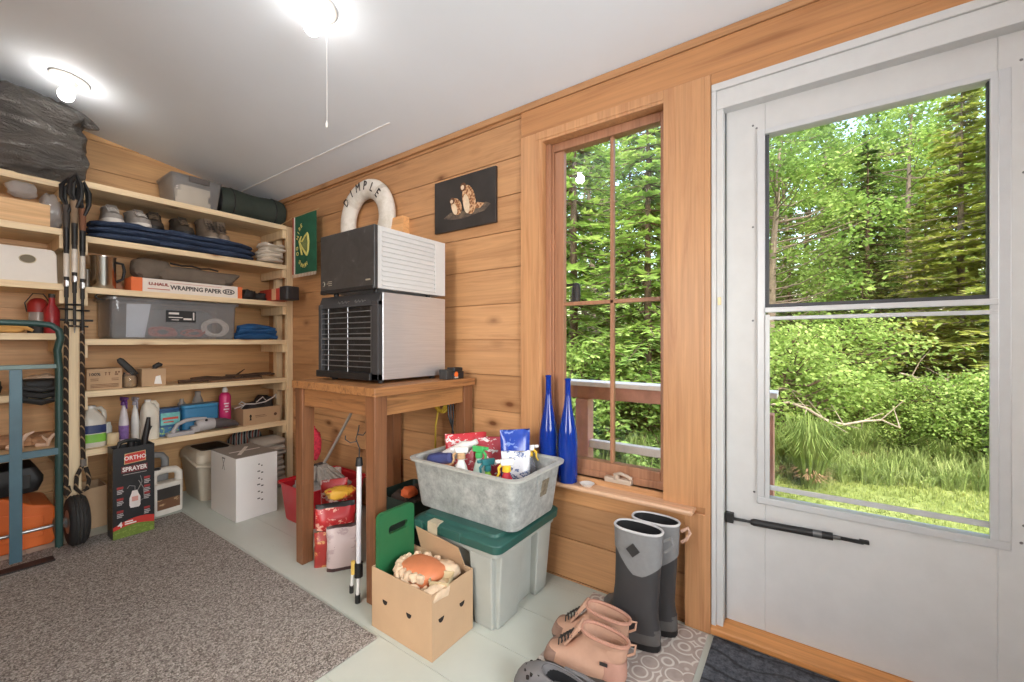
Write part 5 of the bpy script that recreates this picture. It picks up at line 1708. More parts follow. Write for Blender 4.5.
part('print_line', mb, plain((110, 82, 60), .8), t, smooth=False)
part('round_mark', MB().cyl((.095, -.1357, .062), (.095, -.1349, .062), .012, None, 16), plain((96, 70, 52), .8), t)
mb = MB().blob(-.03, -.03, 0, .15, .17, .15, .6, 18, 10, .15, 3, 5).blob(.07, .02, 0, .10, .2, .19, .6, 18, 10, .15, 3, 9)
o = solo('black_shoes', mb, plain((52, 49, 50), .6, 0, .2, 20), 'dark shoes with white laces heaped in the low carton', 'shoes', (1.545, 3.58, Z6 + .007))
mb = MB().tube([(-.17, -.06, .12), (-.145, -.11, .14), (-.12, -.128, .155), (-.06, -.125, .148), (.02, -.12, .155), (.08, -.11, .18), (.11, -.10, .205), (.115, -.09, .17)], .0045, 6)
mb.tube([(-.12, -.12, .155), (-.15, -.125, .175), (-.165, -.12, .16), (-.13, -.122, .145), (-.155, -.128, .125)], .004, 6).tube([(-.02, -.06, .15), (.02, -.08, .19), (.05, -.06, .16), (.03, -.02, .14)], .004, 6)
part('white_lace', mb, plain((214, 208, 204), .7), o)
# hand vacuum lying at the front of the shelf
t = thing('hand_vacuum', 'grey hand vacuum with dark nozzle lying on the bottom shelf', 'vacuum', (1.13, 3.452, Z6))
M_vac = plain((176, 172, 172), .4, 0, .05, 10)
part('motor_body', MB().tube([(-.02, 0, .046), (.0, 0, .05), (.05, 0, .052), (.085, 0, .05)], [.03, .042, .043, .038], 16), M_vac, t)
part('nozzle', MB().loft([[(x_, y * wy, z0 + z * hz) for y, z in [(math.cos(q), math.sin(q)) for q in [2 * PI * j / 18 for j in range(18)]]] for x_, wy, hz, z0 in ((.086, .038, .038, .05), (.15, .037, .034, .046), (.22, .034, .022, .03), (.235, .03, .014, .022))]), plain((86, 80, 82), .45), t)
part('grip', MB().tube([(.04, 0, .092), (-.02, 0, .098), (-.08, 0, .095), (-.125, 0, .075), (-.145, 0, .04), (-.15, 0, .016)], [.010, .012, .013, .013, .013, .016], 10), M_vac, t)
part('battery_foot', MB().rbox(-.185, -.03, .0, -.035, .03, .026, .012).rbox(-.05, -.028, .01, .0, .028, .05, .012), M_vac, t, bevel=.004)
part('button', MB().cyl((.03, -.03, .082), (.03, -.035, .088), .008, None, 10), M_dark, t)

# ---- left bay
t = thing('bread_box', 'white tin bread box with round tan badge on the left shelves', 'box', (.345, 3.60, SL[2] + E_))
mb = MB().loft([[(x_ * sx_, y, z) for x_, z in [(-.118, 0), (.112, 0), (.108, .16), (.10, .18), (.086, .188), (-.095, .188), (-.108, .18), (-.115, .16)]] for y, sx_ in ((-.14, 1), (.14, 1))])
part('body', mb, plain((222, 214, 204), .4, 0, .04, 8, 'cream_enamel'), t, smooth=False, bevel=.004)
part('badge', MB().lathe([(0, -.004), (.028, -.004), (.028, 0), (0, 0)], seg=24, sy=.75).xf(Matrix.Translation((.0, -.1402, .125)) @ Matrix.Rotation(R(-90), 4, 'X')), plain((104, 92, 66), .5), t)
part('badge_ring', MB().tube([(.030 * math.cos(q), -.142, .125 + .0225 * math.sin(q)) for q in [2 * PI * j / 28 for j in range(28)]], .0022, 5, closed=True), plain((196, 180, 150), .5), t)
t = thing('pine_crate', 'pale pine box on the upper left shelf under the plastic wrap', 'crate', (.325, 3.56, SL[1] + E_))
part('crate', shell(MB(), [(-.095, -.125, .10, .125, .001, 0), (-.095, -.125, .10, .125, .001, .122)], .012, 1), wood('crate_pine', (228, 186, 134), (196, 146, 94), 'x', knots=False, board=.5), t, smooth=False)
solo('wood_scraps', MB().box(-.08, -.08, 0, .07, -.04, .125).box(-.09, -.02, 0, .05, .03, .14).box(-.03, .05, 0, .08, .09, .13), wood('scrap_pine', (204, 152, 100), (150, 98, 58), 'x', knots=False, board=.5), 'offcuts of wood filling the pale pine box', 'wood', (.325, 3.55, SL[1] + .008), smooth=False)
m = glass_mat('crinkled_plastic', (.96, .96, .96), haze=.42)
mb = MB().blob(.0, 0, .0, .10, .14, .195, .8, 30, 20, .18, 3.2, 14)
solo('plastic_wrap', mb, m, 'crinkled clear plastic bag tucked against the post on the upper left shelf', 'bag', (.438, 3.52, SL[1] + .002))
solo('plastic_wrap', MB().blob(0, 0, 0, .11, .09, .085, .8, 26, 16, .2, 3.2, 19), m, 'small clear plastic bag on top of the pale pine box', 'bag', (.325, 3.47, SL[1] + .145))
t = thing('red_lantern', 'red lantern with a clear front on the left shelves', 'lantern', (.395, 3.57, SL[3] + E_))
part('base', MB().lathe([(0, 0), (.042, 0), (.042, .03), (.036, .045), (0, .045)], seg=20), M_dark, t)
part('globe', MB().lathe([(0, .045), (.034, .045), (.038, .08), (.036, .12), (0, .12)], seg=20), glass_mat('lantern_glass', (.95, .93, .9), haze=.35), t)
part('top', MB().lathe([(0, .12), (.042, .12), (.042, .165), (.03, .19), (.015, .2), (0, .2)], seg=20), plain((156, 40, 36), .45), t)
part('bail', MB().tube([(-.042, 0, .12), (-.05, 0, .17), (-.02, 0, .225), (.02, 0, .225), (.05, 0, .17), (.042, 0, .12)], .003, 6), M_dark, t)
t = thing('red_bottle', 'dark red bottle beside the lantern by the post', 'bottle', (.436, 3.475, SL[3] + E_))
part('body', MB().lathe([(0, 0), (.03, 0), (.032, .006), (.032, .13), (.014, .165), (.012, .2), (0, .2)], seg=18), plain((150, 36, 42), .3, 0, .3, 20), t)
part('cap', MB().cyl((0, 0, .2), (0, 0, .222), .014, None, 12), M_dark, t)
solo('yellow_gloves', MB().blob(0, 0, 0, .14, .10, .05, .7, 18, 10, .3, 4, 3).tube([(.0, -.03, .03), (.06, -.035, .03), (.095, -.03, .015)], [.012, .011, .008], 6).tube([(-.02, -.04, .04), (.05, -.05, .042), (.085, -.05, .02)], [.012, .011, .008], 6), plain((222, 176, 104), .8), 'yellow leather gloves on the left shelves', 'gloves', (.27, 3.50, SL[3] + E_))
mb = MB().blob(0, .06, .0, .16, .17, .075, .5, 22, 10, .12, 3, 4)
for k in range(3):
    mb.tube([(-.075, -.03, .075 - k * .012), (-.06, -.078 - k * .003, .035 - k * .032), (0, -.085, .022 - k * .034), (.05, -.082, .028 - k * .032), (.068, -.03, .078 - k * .012)], [.015, .0165, .0165, .0165, .014], 8)
solo('black_straps', mb, plain((34, 33, 33), .6, 0, .2, 20), 'black folded straps drooping over the left shelf edge behind the hand truck', 'straps', (.388, 3.475, SL[4] + E_))
solo('flat_bag', MB().blob(0, 0, 0, .2, .16, .085, .5, 20, 10, .15, 3, 8), plain((38, 37, 36), .6, 0, .2, 20), 'flat black bag at the far left behind the hand truck bar', 'bag', (.16, 3.52, SL[4] + E_))
solo('pale_netting', MB().blob(0, 0, 0, .16, .12, .09, .8, 22, 12, .3, 4, 12), plain((198, 174, 150), .9, 0, .25, 24), 'pale wrinkled cloth behind the black straps', 'cloth', (.425, 3.66, SL[4] + E_))
for i, (x_, s_, lab) in enumerate(((.345, 1.0, 'pale curved antler on the lower left shelf, left of two'), (.442, .8, 'smaller pale curved antler on the lower left shelf beside the post'))):
    mb = MB().tube([(-.06, .05, .016), (-.02, .0, .016), (-.022, -.02, .05), (.0, -.022, .085), (.028, -.02, .098)], [.014, .014, .012, .009, .004], 8)
    mb.tube([(-.022, -.015, .045), (-.05, -.03, .07), (-.06, -.03, .09)], [.009, .007, .003], 7)
    mb.xf(Matrix.Scale(s_, 4))
    solo('antler', mb, plain((234, 204, 182), .6, 0, .08, 20), lab, 'antler', (x_, 3.52, SL[5] + E_), 12 * i)
solo('curled_scraps', MB().blob(0, 0, 0, .46, .16, .07, .6, 26, 10, .35, 5, 6), plain((188, 142, 106), .9, 0, .3, 40), 'heap of tan curled pieces behind the antlers', 'heap', (.22, 3.66, SL[5] + E_))
# ================================================================ hung on the shelf post
POLE = [(.480, 3.385, 1.89, plain((70, 64, 60), .7), 'trekking pole with dark grip, leftmost of three hanging on the post'),
        (.507, 3.352, 1.915, plain((132, 112, 90), .8), 'trekking pole with tan grip, middle one of three hanging on the post'),
        (.543, 3.380, 1.885, plain((128, 84, 60), .8), 'trekking pole with brown grip, rightmost of three hanging on the post')]
for i, (x_, y_, z_, gm, lab) in enumerate(POLE):
    t = thing('trekking_pole', lab, 'pole', (x_, y_, z_), 0, 'trekking poles on the shelf post')
    part('grip', MB().lathe([(0, -.002), (.017, 0), (.019, -.012), (.0145, -.05), (.0155, -.09), (.0135, -.13), (0, -.13)], seg=12), gm, t)
    part('lower_grip', MB().cyl((0, 0, -.13), (0, 0, -.25), .0135, .0125, 12), M_black, t)
    part('shaft', MB().cyl((0, 0, -.25), (0, 0, -.43), .0112, None, 12).cyl((0, 0, -.43), (0, 0, -.52), .0095, None, 10).cyl((0, 0, -.52), (0, 0, -.70), .0068, None, 10), M_dark, t)
    part('sleeve', MB().cyl((0, 0, -.275), (0, 0, -.405), .0122, None, 12), plain((214, 206, 194), .4), t)
    part('lock', MB().cyl((0, 0, -.425), (0, 0, -.46), .0125, .0125, 12).box(-.006, -.02, -.455, .006, -.01, -.43), M_steel, t)
    part('basket', MB().lathe([(.007, -.58), (.028, -.582), (.032, -.586), (.028, -.59), (.007, -.588)], seg=18), M_black, t)
    part('tip', MB().cyl((0, 0, -.70), (0, 0, -.745), .005, .002, 8), M_steel, t)
    pts = [(.0, -.008, -.012), (-.022, -.018, .03), (-.020, -.016, .10), (.004, -.008, .145), (.024, -.014, .085), (.024, -.018, .02), (.01, -.014, -.03), (.004, -.013, -.045)]
    part('wrist_strap', MB().tube([(p[0] * .55 + .006, p[1] + .012, p[2] * .86) for p in pts], [.006, .008, .010, .010, .010, .008, .007, .005], 7), M_dark, t)
    part('wrist_strap', MB().tube(pts, [.008, .010, .012, .012, .012, .010, .008, .006], 7), M_black, t)
m, nt, b = new_mat('flecked_rope')
wv = N(nt, 'ShaderNodeTexWave', wave_type='BANDS', bands_direction='DIAGONAL')
wv.inputs['Scale'].default_value = 13
wv.inputs['Distortion'].default_value = 0.4
nt.links.new(coords(nt, scale=(1.3, 1.3, .8)), wv.inputs['Vector'])
nt.links.new(ramp(nt, wv.outputs[0], [(.88, srgb(46, 38, 32)), (.97, srgb(160, 132, 100))]), b.inputs['Base Color'])
b.inputs['Roughness'].default_value = .9
t = thing('braided_rope', 'dark braided rope with pale flecks hanging doubled down the shelf post', 'rope', (.517, 3.40, 0))
part('strand', MB().tube([(-.036, -.012, 1.235), (-.038, -.012, 1.0), (-.038, -.012, .6), (-.037, -.012, .34), (-.042, -.008, .28), (-.036, -.02, .255), (-.026, -.012, .275), (-.032, -.012, .31)], .0105, 8), m, t)
part('strand', MB().tube([(.026, -.012, 1.235), (.026, -.016, 1.0), (.026, -.016, .6), (.030, -.016, .43)], .0105, 8), m, t)
part('eye_loop', MB().tube([(.030, -.016, .425), (.004, -.016, .36), (.0, -.016, .29), (.018, -.016, .262), (.046, -.016, .275), (.054, -.016, .33), (.04, -.016, .40)], .010, 8), m, t)
part('cross_bar', MB().cyl((-.062, -.014, 1.243), (.07, -.014, 1.243), .006, None, 8).cyl((-.04, -.016, 1.212), (.05, -.016, 1.208), .005, None, 8), M_dark, t)
part('whipping', MB().cyl((.030, -.016, .41), (.030, -.016, .45), .0135, None, 10), plain((120, 112, 104), .7), t)

# ================================================================ hand truck
M_truck = plain((40, 70, 66), .4, .1, .1, 10, 'dark_green_enamel')
M_truck_b = plain((70, 100, 112), .4, .1, .1, 10, 'blue_green_enamel')
t = thing('hand_truck', 'dark green hand truck standing on the carpet before the left shelves', 'hand truck', (.241, 3.14, 0))
xr = .178
part('frame', MB().tube([(xr, 0, .07), (xr, 0, .5), (xr, 0, .98), (xr - .006, -.0, 1.08), (xr + .004, -.01, 1.14), (xr - .002, -.012, 1.18), (xr - .03, -.012, 1.206), (xr - .08, -.012, 1.212), (0, -.012, 1.214), (-xr + .08, -.012, 1.212), (-xr + .03, -.012, 1.206), (-xr + .002, -.012, 1.18), (-xr - .004, -.01, 1.14), (-xr + .006, 0, 1.08), (-xr, 0, .98), (-xr, 0, .5), (-xr, 0, .07)], .0155, 10), M_truck, t)
part('cross_bar', MB().box(-xr, -.012, .985, xr, .008, 1.008), plain((96, 116, 112), .4, .1), t, smooth=False, bevel=.003)
part('cross_bar', MB().box(-xr, -.014, .545, xr, .010, .580), M_truck_b, t, smooth=False, bevel=.003)
part('centre_bar', MB().box(.012, -.0155, .05, .054, -.010, .985), M_truck_b, t, smooth=False, bevel=.002)
part('toe_plate', MB().box(-xr + .01, -.02, .0095, xr - .016, .05, .016), M_black, t, smooth=False)
part('axle', MB().cyl((-xr - .12, .13, .146), (xr + .12, .13, .146), .0085, None, 10), M_steel, t)
for s in (-1, 1):
    part('axle_bracket', MB().hexa([(s * xr - .004, .0, .06), (s * xr + .004, .0, .06), (s * xr + .004, .15, .12), (s * xr - .004, .15, .12)], [(s * xr - .004, .0, .26), (s * xr + .004, .0, .26), (s * xr + .004, .15, .165), (s * xr - .004, .15, .165)]), M_truck, t, smooth=False)
for s in (-1, 1):
    cx_ = s * .262
    w = part('wheel', MB().lathe([(.062, -.036), (.10, -.040), (.120, -.034), (.130, -.022), (.132, 0), (.130, .022), (.120, .034), (.10, .040), (.062, .036)], seg=36, cap0=False, cap1=False).xf(Matrix.Translation((cx_, .13, .146)) @ Matrix.Rotation(R(90), 4, 'Y')), plain((44, 43, 42), .75, 0, .12, 20, 'tyre_rubber'), t)
    mb = MB()
    for u in (-.02, -.007, .007, .02):
        mb.tube([(u, .1315 * math.cos(q), .1315 * math.sin(q)) for q in [2 * PI * j / 36 for j in range(36)]], .003, 4, closed=True)
    part('tread', mb.xf(Matrix.Translation((cx_, .13, .146))), M_dark, w)
    part('hub', MB().lathe([(0, -.05), (.022, -.05), (.03, -.040), (.0635, -.037), (.0635, .037), (.03, .040), (.022, .05), (0, .05)], seg=24).xf(Matrix.Translation((cx_, .13, .146)) @ Matrix.Rotation(R(90), 4, 'Y')), plain((150, 150, 148), .4, .5), w)
# orange container and tool case under the left shelves
m = plain((226, 112, 48), .42, 0, .07, 6, 'orange_plastic')
t = thing('orange_container', 'orange moulded plastic container on the floor behind the hand truck', 'container', (.20, 3.55, .0))
prof = [(-.35, .001), (.235, .001), (.245, .03), (.245, .19), (.235, .215), (.16, .235), (.10, .275), (.06, .30), (-.35, .305)]
part('body', MB().prism(prof, -.12, .22, 'y'), m, t, smooth=False, bevel=.012)
part('recess', MB().prism([(-.1, .06), (.20, .06), (.20, .17), (.12, .18), (.06, .21), (-.1, .215)], -.126, -.1195, 'y'), m, t, smooth=False, bevel=.003)
t = thing('tool_case', 'black plastic tool case lying on the orange container', 'case', (.16, 3.56, .3065))
part('shell', MB().loft([rrect(-.30, -.135, .222, .14, .03, 4, 0), rrect(-.31, -.145, .24, .15, .03, 4, .05), rrect(-.31, -.145, .242, .15, .03, 4, .08), rrect(-.30, -.13, .215, .14, .03, 4, .135)]), M_black, t, bevel=.004)
for x_ in (.02, .16):
    part('latch', MB().rbox(x_ - .03, -.155, .03, x_ + .03, -.144, .10, .004), M_dark, t, bevel=.002)
solo('brown_carton', shell(MB(), [(-.062, -.1, .062, .1, .001, 0), (-.062, -.1, .062, .1, .001, .245)], .004, 1), M_card, 'narrow brown carton behind the sprayer box', 'box', (.607, 3.60, .001), smooth=False)

# ================================================================ sprayer box
SPX, SPY, SPW, SPD, SPH = .628, 3.165, .182, .115, .51
t = thing('sprayer_box', 'tall black printed sprayer carton lettered SPRAYER standing on the carpet', 'box', (SPX, SPY, .0095))
m, nt, b = new_mat('black_gloss_print')
n1 = noise_tex(nt, coords(nt), 4, 3)
nt.links.new(ramp(nt, n1, [(.3, srgb(30, 31, 33)), (.7, srgb(38, 39, 41))]), b.inputs['Base Color'])
b.inputs['Roughness'].default_value = .4
part('carton', shell(MB(), [(0, 0, SPW, SPD, .0005, 0), (0, 0, SPW, SPD, .0005, SPH)], .003, 1), m, t, smooth=False)
M_scenic = printed('garden_side', (84, 66, 44), [(120, 96, 60), (70, 84, 44)], 14, rough=.5)
part('side_print', MB().box(-.0008, .006, .04, .0004, SPD - .004, SPH - .03), M_scenic, t, smooth=False)
M_redp = plain((196, 54, 46), .45)
M_wht = plain((232, 228, 224), .5)
part('brand_panel', MB().prism([(.05, .418), (.14, .424), (.138, .476), (.052, .47)], -.0012, -.0004, 'y'), M_redp, t, smooth=False)
part('brand_border', MB().prism([(.047, .414), (.143, .42), (.141, .48), (.049, .474)], -.0008, -.0002, 'y'), plain((200, 170, 120), .5), t, smooth=False)
lettering('ORTHO', .032, M_wht, t, (.095, -.0016, .446), FACE_Y, bold=.0008, sx=.85)
part('title_panel', MB().box(.035, -.0010, .365, .15, -.0002, .402), plain((110, 42, 46), .45), t, smooth=False)
lettering('SPRAYER', .034, M_wht, t, (.093, -.0016, .384), FACE_Y, bold=.001, sx=.80)
part('title_rule', MB().box(.042, -.001, .354, .146, -.0002, .357), plain((170, 164, 160), .5), t, smooth=False)
bot = [(.075, .16), (.112, .158), (.118, .17), (.118, .215), (.108, .24), (.106, .256), (.082, .256), (.078, .24), (.070, .215), (.070, .175)]
part('printed_tank', MB().prism(bot, -.0012, -.0002, 'y'), plain((222, 214, 210), .5), t, smooth=False)
part('printed_tank_label', MB().prism([(.080, .195), (.108, .195), (.108, .222), (.080, .222)], -.0015, -.0011, 'y'), plain((206, 150, 140), .5), t, smooth=False)
mb = MB()
mb.tube([(.105, -.0008, .25), (.125, -.0008, .30), (.118, -.0008, .335)], .0015, 4).tube([(.118, -.0008, .19), (.135, -.0008, .2), (.132, -.0008, .26), (.11, -.0008, .31)], .0015, 4).tube([(.094, -.0008, .256), (.094, -.0008, .28), (.07, -.0008, .29), (.06, -.0008, .275)], .0015, 4)
part('printed_hose', mb, plain((150, 146, 144), .5), t)
for x_, zz_ in ((.030, .278), (.030, .215), (.030, .145), (.148, .312), (.148, .262), (.148, .222), (.148, .135)):
    part('caption_bar', MB().box(x_ - .014, -.001, zz_, x_ + .014, -.0002, zz_ + .013), plain((150, 48, 48), .5), t, smooth=False)
    mb = MB()
    for k in range(3):
        mb.box(x_ - .013, -.001, zz_ - .009 - .009 * k, x_ + (.012, .015, .008)[k], -.0002, zz_ - .004 - .009 * k)
    part('caption', mb, plain((176, 172, 170), .5), t, smooth=False)
arc = [(.001, .05)] + [(.001 + .18 * k / 12, .052 + .05 * math.sin(PI * (k / 12) * .62 + .35) ** 1) for k in range(13)] + [(.181, .05)]
part('red_swoosh', MB().prism([(.001, .03), (.181, .03)] + arc[::-1][1:-1], -.0008, -.0002, 'y'), M_redp, t, smooth=False)
part('lawn_print', MB().prism([(.0005, .001), (.1815, .001)] + [(.1815 - .181 * k / 12, .048 + .018 * math.sin(PI * k / 12)) for k in range(13)], -.0012, -.0002, 'y'), printed('lawn_print', (108, 130, 56), [(140, 160, 76), (80, 104, 44)], 50), t, smooth=False)
lettering('4', .04, M_wht, t, (.03, -.0016, .076), FACE_Y, bold=.001)
part('swoosh_caption', MB().box(.05, -.0012, .083, .085, -.0004, .090).box(.05, -.0012, .071, .10, -.0004, .078), M_wht, t, smooth=False)
t = thing('pump_sprayer', 'black pump sprayer with wand sticking out of its printed carton', 'sprayer', (SPX + .09, SPY + .057, .014))
part('tank', MB().lathe([(0, 0), (.05, 0), (.052, .01), (.052, .40), (.035, .46), (.02, .485), (0, .485)], seg=20), plain((214, 210, 204), .4), t)
part('pump_handle', MB().tube([(-.06, 0, .49), (-.05, 0, .525), (-.02, 0, .535), (.02, 0, .53), (.045, 0, .515), (.05, 0, .49)], [.011] * 6, 8).cyl((0, 0, .47), (0, 0, .525), .018, None, 12), M_black, t)
part('wand_grip', MB().tube([(.052, -.03, .45), (.054, -.03, .53), (.066, -.03, .60), (.072, -.03, .66)], [.012, .016, .015, .009], 10), M_black, t)
part('wand', MB().tube([(.055, .02, .45), (.066, .02, .53), (.095, .02, .60)], [.007, .007, .008], 8), M_black, t)

# herbicide jugs behind
def floor_jug(name, label, x, y, w, d, h, body, lab, rz):
    t = thing(name, label, 'jug', (x, y, .0008), rz)
    hw, hd = w / 2, d / 2
    S = lambda kx, z, ox=0: [(p[0] + ox, p[1], p[2]) for p in rrect(-hw * kx, -hd, hw * kx, hd, hd * .5, 5, z)]
    out_ = rr_poly(w, h, .025, 5, 0, h / 2)
    inn = rr_poly(w * .55, .04, .018, 5, -w * .06, h * .82)
    # solid below, loop handle on top
    part('body', MB().loft([S(.95, 0), S(1, .01), S(1, h * .66), S(.97, h * .70)]), body, t, bevel=.006)
    part('handle', MB().tube([(-hw * .86, 0, h * .68), (-hw * .86, 0, h * .88), (-hw * .6, 0, h * .955), (0, 0, h * .965), (hw * .6, 0, h * .94), (hw * .86, 0, h * .86), (hw * .86, 0, h * .68)], hd * .5, 10), body, t)
    part('cap', MB().cyl((-hw * .55, 0, h * .94), (-hw * .55, 0, h * 1.03), .018, None, 14), M_dark, t)
    if lab:
        part('label', MB().rbox(-hw * .8, -hd - .0012, h * .13, hw * .72, -hd + .002, h * .6, .002), lab, t, smooth=False)
        part('label_band', MB().rbox(-hw * .8, -hd - .002, h * .36, hw * .72, -hd + .002, h * .6, .002), plain((58, 52, 48), .5), t, smooth=False)
    return t
floor_jug('concentrate_jug', 'white jug with brown label and loop handle behind the sprayer box', .94, 3.44, .165, .09, .29, plain((228, 220, 208), .4), printed('brown_label', (120, 84, 60), [(196, 160, 120), (84, 60, 44)], 18), 8)
floor_jug('grey_jug', 'grey jug with loop handle half hidden behind the white jug', .915, 3.60, .15, .085, .37, plain((150, 148, 146), .4), None, 4)

# ================================================================ bin, white carton, cloths
M_bin = plain((200, 188, 168), .5, 0, .05, 6, 'beige_bin')
t = thing('beige_bin', 'beige plastic bin with carrying handle under the bottom shelf', 'bin', (1.245, 3.605, .0008))
shell(mb := MB(), [(-.10, -.145, .10, .145, .03, 0), (-.104, -.15, .104, .15, .03, .01), (-.132, -.175, .132, .175, .035, .27), (-.138, -.182, .138, .182, .035, .275), (-.138, -.182, .138, .182, .035, .29)], .004, 5)
part('body', mb, M_bin, t)
part('hood', MB().loft([rrect(-.138, -.182, .138, .182, .035, 5, .2905), rrect(-.134, -.176, .134, .18, .04, 5, .325), rrect(-.118, -.15, .118, .17, .05, 5, .348)]), M_bin, t)
part('opening', MB().loft([rrect(-.09, -.12, .09, .12, .03, 5, .347), rrect(-.09, -.12, .09, .12, .03, 5, .353)]), M_black, t)
part('handle', MB().tube([(-.142, .04, .30), (-.15, -.10, .285), (-.142, -.19, .262), (-.07, -.205, .245), (.07, -.205, .245), (.142, -.19, .262), (.15, -.10, .285), (.142, .04, .30)], .0095, 8), M_bin, t)
part('latch', MB().rbox(-.05, -.186, .285, .05, -.172, .325, .004), plain((176, 164, 144), .5), t, bevel=.002)
WX0, WX1, WY0_, WY1_, WH = 1.132, 1.378, 2.878, 3.262, .395
t = thing('white_carton', 'white carton with grey taped top on the floor by the table', 'box', (WX0, WY0_, .0008))
part('carton', MB().box(0, 0, 0, WX1 - WX0, WY1_ - WY0_, WH), plain((226, 224, 220), .6, 0, .02, 6, 'white_card'), t, smooth=False, bevel=.002)
part('top_panel', MB().box(.0005, .0005, WH, WX1 - WX0 - .0005, WY1_ - WY0_ - .0005, WH + .003), plain((132, 124, 116), .7, 0, .05, 10), t, smooth=False)
part('tape', MB().box(.03, .17, WH + .003, .215, .188, WH + .0036).box(.10, .06, WH + .0035, .122, .30, WH + .0041, rot=Matrix.Rotation(R(-32), 3, 'Z')), plain((216, 208, 200), .4), t, smooth=False, label='crossed strips of pale tape')
mb = MB()
for z_, w_ in ((.33, .008), (.285, .012), (.24, .008), (.20, .014), (.155, .010), (.11, .012)):
    mb.box(.135 - w_, -.0008, z_, .135 + w_ * .3, 0, z_ + .007).box(.145, -.0008, z_ - .012, .145 + w_, 0, z_ - .004)
part('care_marks', mb, plain((70, 66, 64), .7), t, smooth=False)
mb = MB().tube([(-.0008, .20, .375), (-.0008, .165, .30)], .0016, 4).tube([(-.0008, .165, .37), (-.0008, .20, .30)], .0016, 4).box(-.0012, .16, .37, 0, .205, .378)
part('scratch_marks', mb, plain((120, 116, 112), .7), t, smooth=False)
solo('folded_cloths', fold_stack(1.46, 1.68, 3.30, 3.56, .002, .37, 9, 31, .01), plain((172, 164, 154), .9, 0, .12, 14, 'grey_cloth', bmp=.2), 'tall pile of folded grey cloths behind the white carton', 'cloths')
m, nt, b = new_mat('striped_fabric')
wv = N(nt, 'ShaderNodeTexWave', wave_type='BANDS')
wv.inputs['Scale'].default_value = 9
wv.inputs['Distortion'].default_value = 2.5
nt.links.new(coords(nt, rot=(0, 0, R(30))), wv.inputs['Vector'])
nt.links.new(ramp(nt, wv.outputs[0], [(.2, srgb(52, 56, 60)), (.4, srgb(200, 196, 186)), (.55, srgb(84, 120, 112)), (.75, srgb(190, 184, 176)), (.95, srgb(168, 84, 70))]), b.inputs['Base Color'])
b.inputs['Roughness'].default_value = .9
solo('striped_bag', MB().blob(0, 0, 0, .25, .16, .42, .6, 26, 16, .12, 2.4, 5), m, 'striped fabric bag between the beige bin and the white carton', 'bag', (1.53, 3.71, .001))
solo('dark_bag', MB().blob(0, 0, 0, .12, .12, .44, .6, 20, 14, .15, 3, 9), plain((66, 50, 48), .8, 0, .3, 10), 'dark bag behind the beige bin', 'bag', (1.33, 3.45, .001)) if False else None

# ================================================================ under the table
M_redtub = plain((190, 34, 44), .4, 0, .06, 6, 'red_plastic')
t = thing('red_tub', 'red plastic tub of cleaning things under the table', 'tub', (1.50, 2.54, .0008))
shell(mb := MB(), [(-.155, -.135, .165, .165, .03, 0), (-.16, -.14, .17, .17, .03, .01), (-.182, -.165, .205, .195, .035, .225), (-.195, -.178, .22, .21, .035, .23), (-.195, -.178, .22, .21, .035, .24)], .004, 5)
part('body', mb, M_redtub, t)
solo('rag_pile', MB().blob(0, 0, 0, .29, .27, .235, .5, 22, 12, .2, 3, 4), plain((156, 150, 146), .9, 0, .25, 10), 'rags filling the red tub', 'rags', (1.495, 2.55, .012))
t = thing('string_mop', 'grey string mop with metal handle lying in the red tub', 'mop', (1.44, 2.50, .245))
mb = MB()
rr_ = random.Random(5)
for k in range(70):
    a, b2 = rr_.uniform(-1, 1), rr_.uniform(0, 1)
    p0 = Vector((.02 + .03 * rr_.random(), -.0 + .02 * a, .10))
    p2 = Vector((-.04 + .14 * b2, .19 * a - .05, .0 + .02 * rr_.random()))
    p1 = p0.lerp(p2, .5) + Vector((-.02, .0, .045 - .03 * abs(a)))
    mb.tube([p0, p1, p2], [.010, .012, .010], 5)
part('strings', mb, plain((152, 144, 136), .95, 0, .2, 30), t)
part('handle', MB().tube([(.02, .01, .06), (.085, -.045, .22), (.165, -.11, .42)], [.009, .009, .009], 8), plain((170, 166, 160), .35, .6), t)
part('clamp', MB().rbox(-.01, -.02, .05, .05, .03, .11, .01), M_dark, t, bevel=.003)
m = plain((206, 52, 72), .9, 0, .3, 60, 'red_chenille', bmp=.8)
t = thing('red_duster', 'fluffy red duster with tan handle standing at the back of the red tub', 'duster', (1.50, 2.66, .24))
part('fluff', MB().blob(0, 0, .10, .085, .10, .21, .8, 24, 16, .25, 8, 4, flat=False), m, t)
part('handle', MB().cyl((0, 0, 0), (.0, 0, .12), .01, None, 8), plain((200, 150, 90), .6), t)
solo('blue_sponge', MB().blob(0, 0, 0, .09, .07, .09, .6, 16, 10, .1, 4, 4), plain((42, 92, 124), .7), 'blue sponge beside the red duster in the tub', 'sponge', (1.42, 2.60, .238))
solo('white_scrubber', MB().rbox(-.03, -.02, 0, .03, .02, .05, .008), plain((226, 220, 214), .6), 'white brush head above the mop strings', 'brush', (1.55, 2.47, .26), 30, bevel=.004)
M_pet1 = printed('bag_red_black', (34, 30, 30), [(190, 40, 44), (226, 160, 130)], 7)
sack('feed_bag', 'black and red bag slumped against the tub under the table', 1.25, 2.00, .001, .19, .10, .285, [plain((36, 33, 33), .35, 0, .3, 14), printed('red_label', (186, 40, 44), [(232, 180, 160)], 12)], -32, 0, 4, band=(.58, .93))
sack('feed_bag', 'white and pink printed bag standing in front of the black and red bag', 1.216, 1.875, .001, .155, .10, .215, [plain((70, 46, 46), .4, 0, .3, 14), printed('pink_print', (198, 180, 178), [(178, 156, 156)], 12)], -32, 0, 9, band=(.1, .96))
sack('feed_bag', 'small red bag left of the white and pink bag', 1.165, 1.975, .001, .08, .06, .17, [printed('red_small', (160, 52, 46), [(206, 150, 96), (100, 130, 70)], 18)], -40, 0, 13)
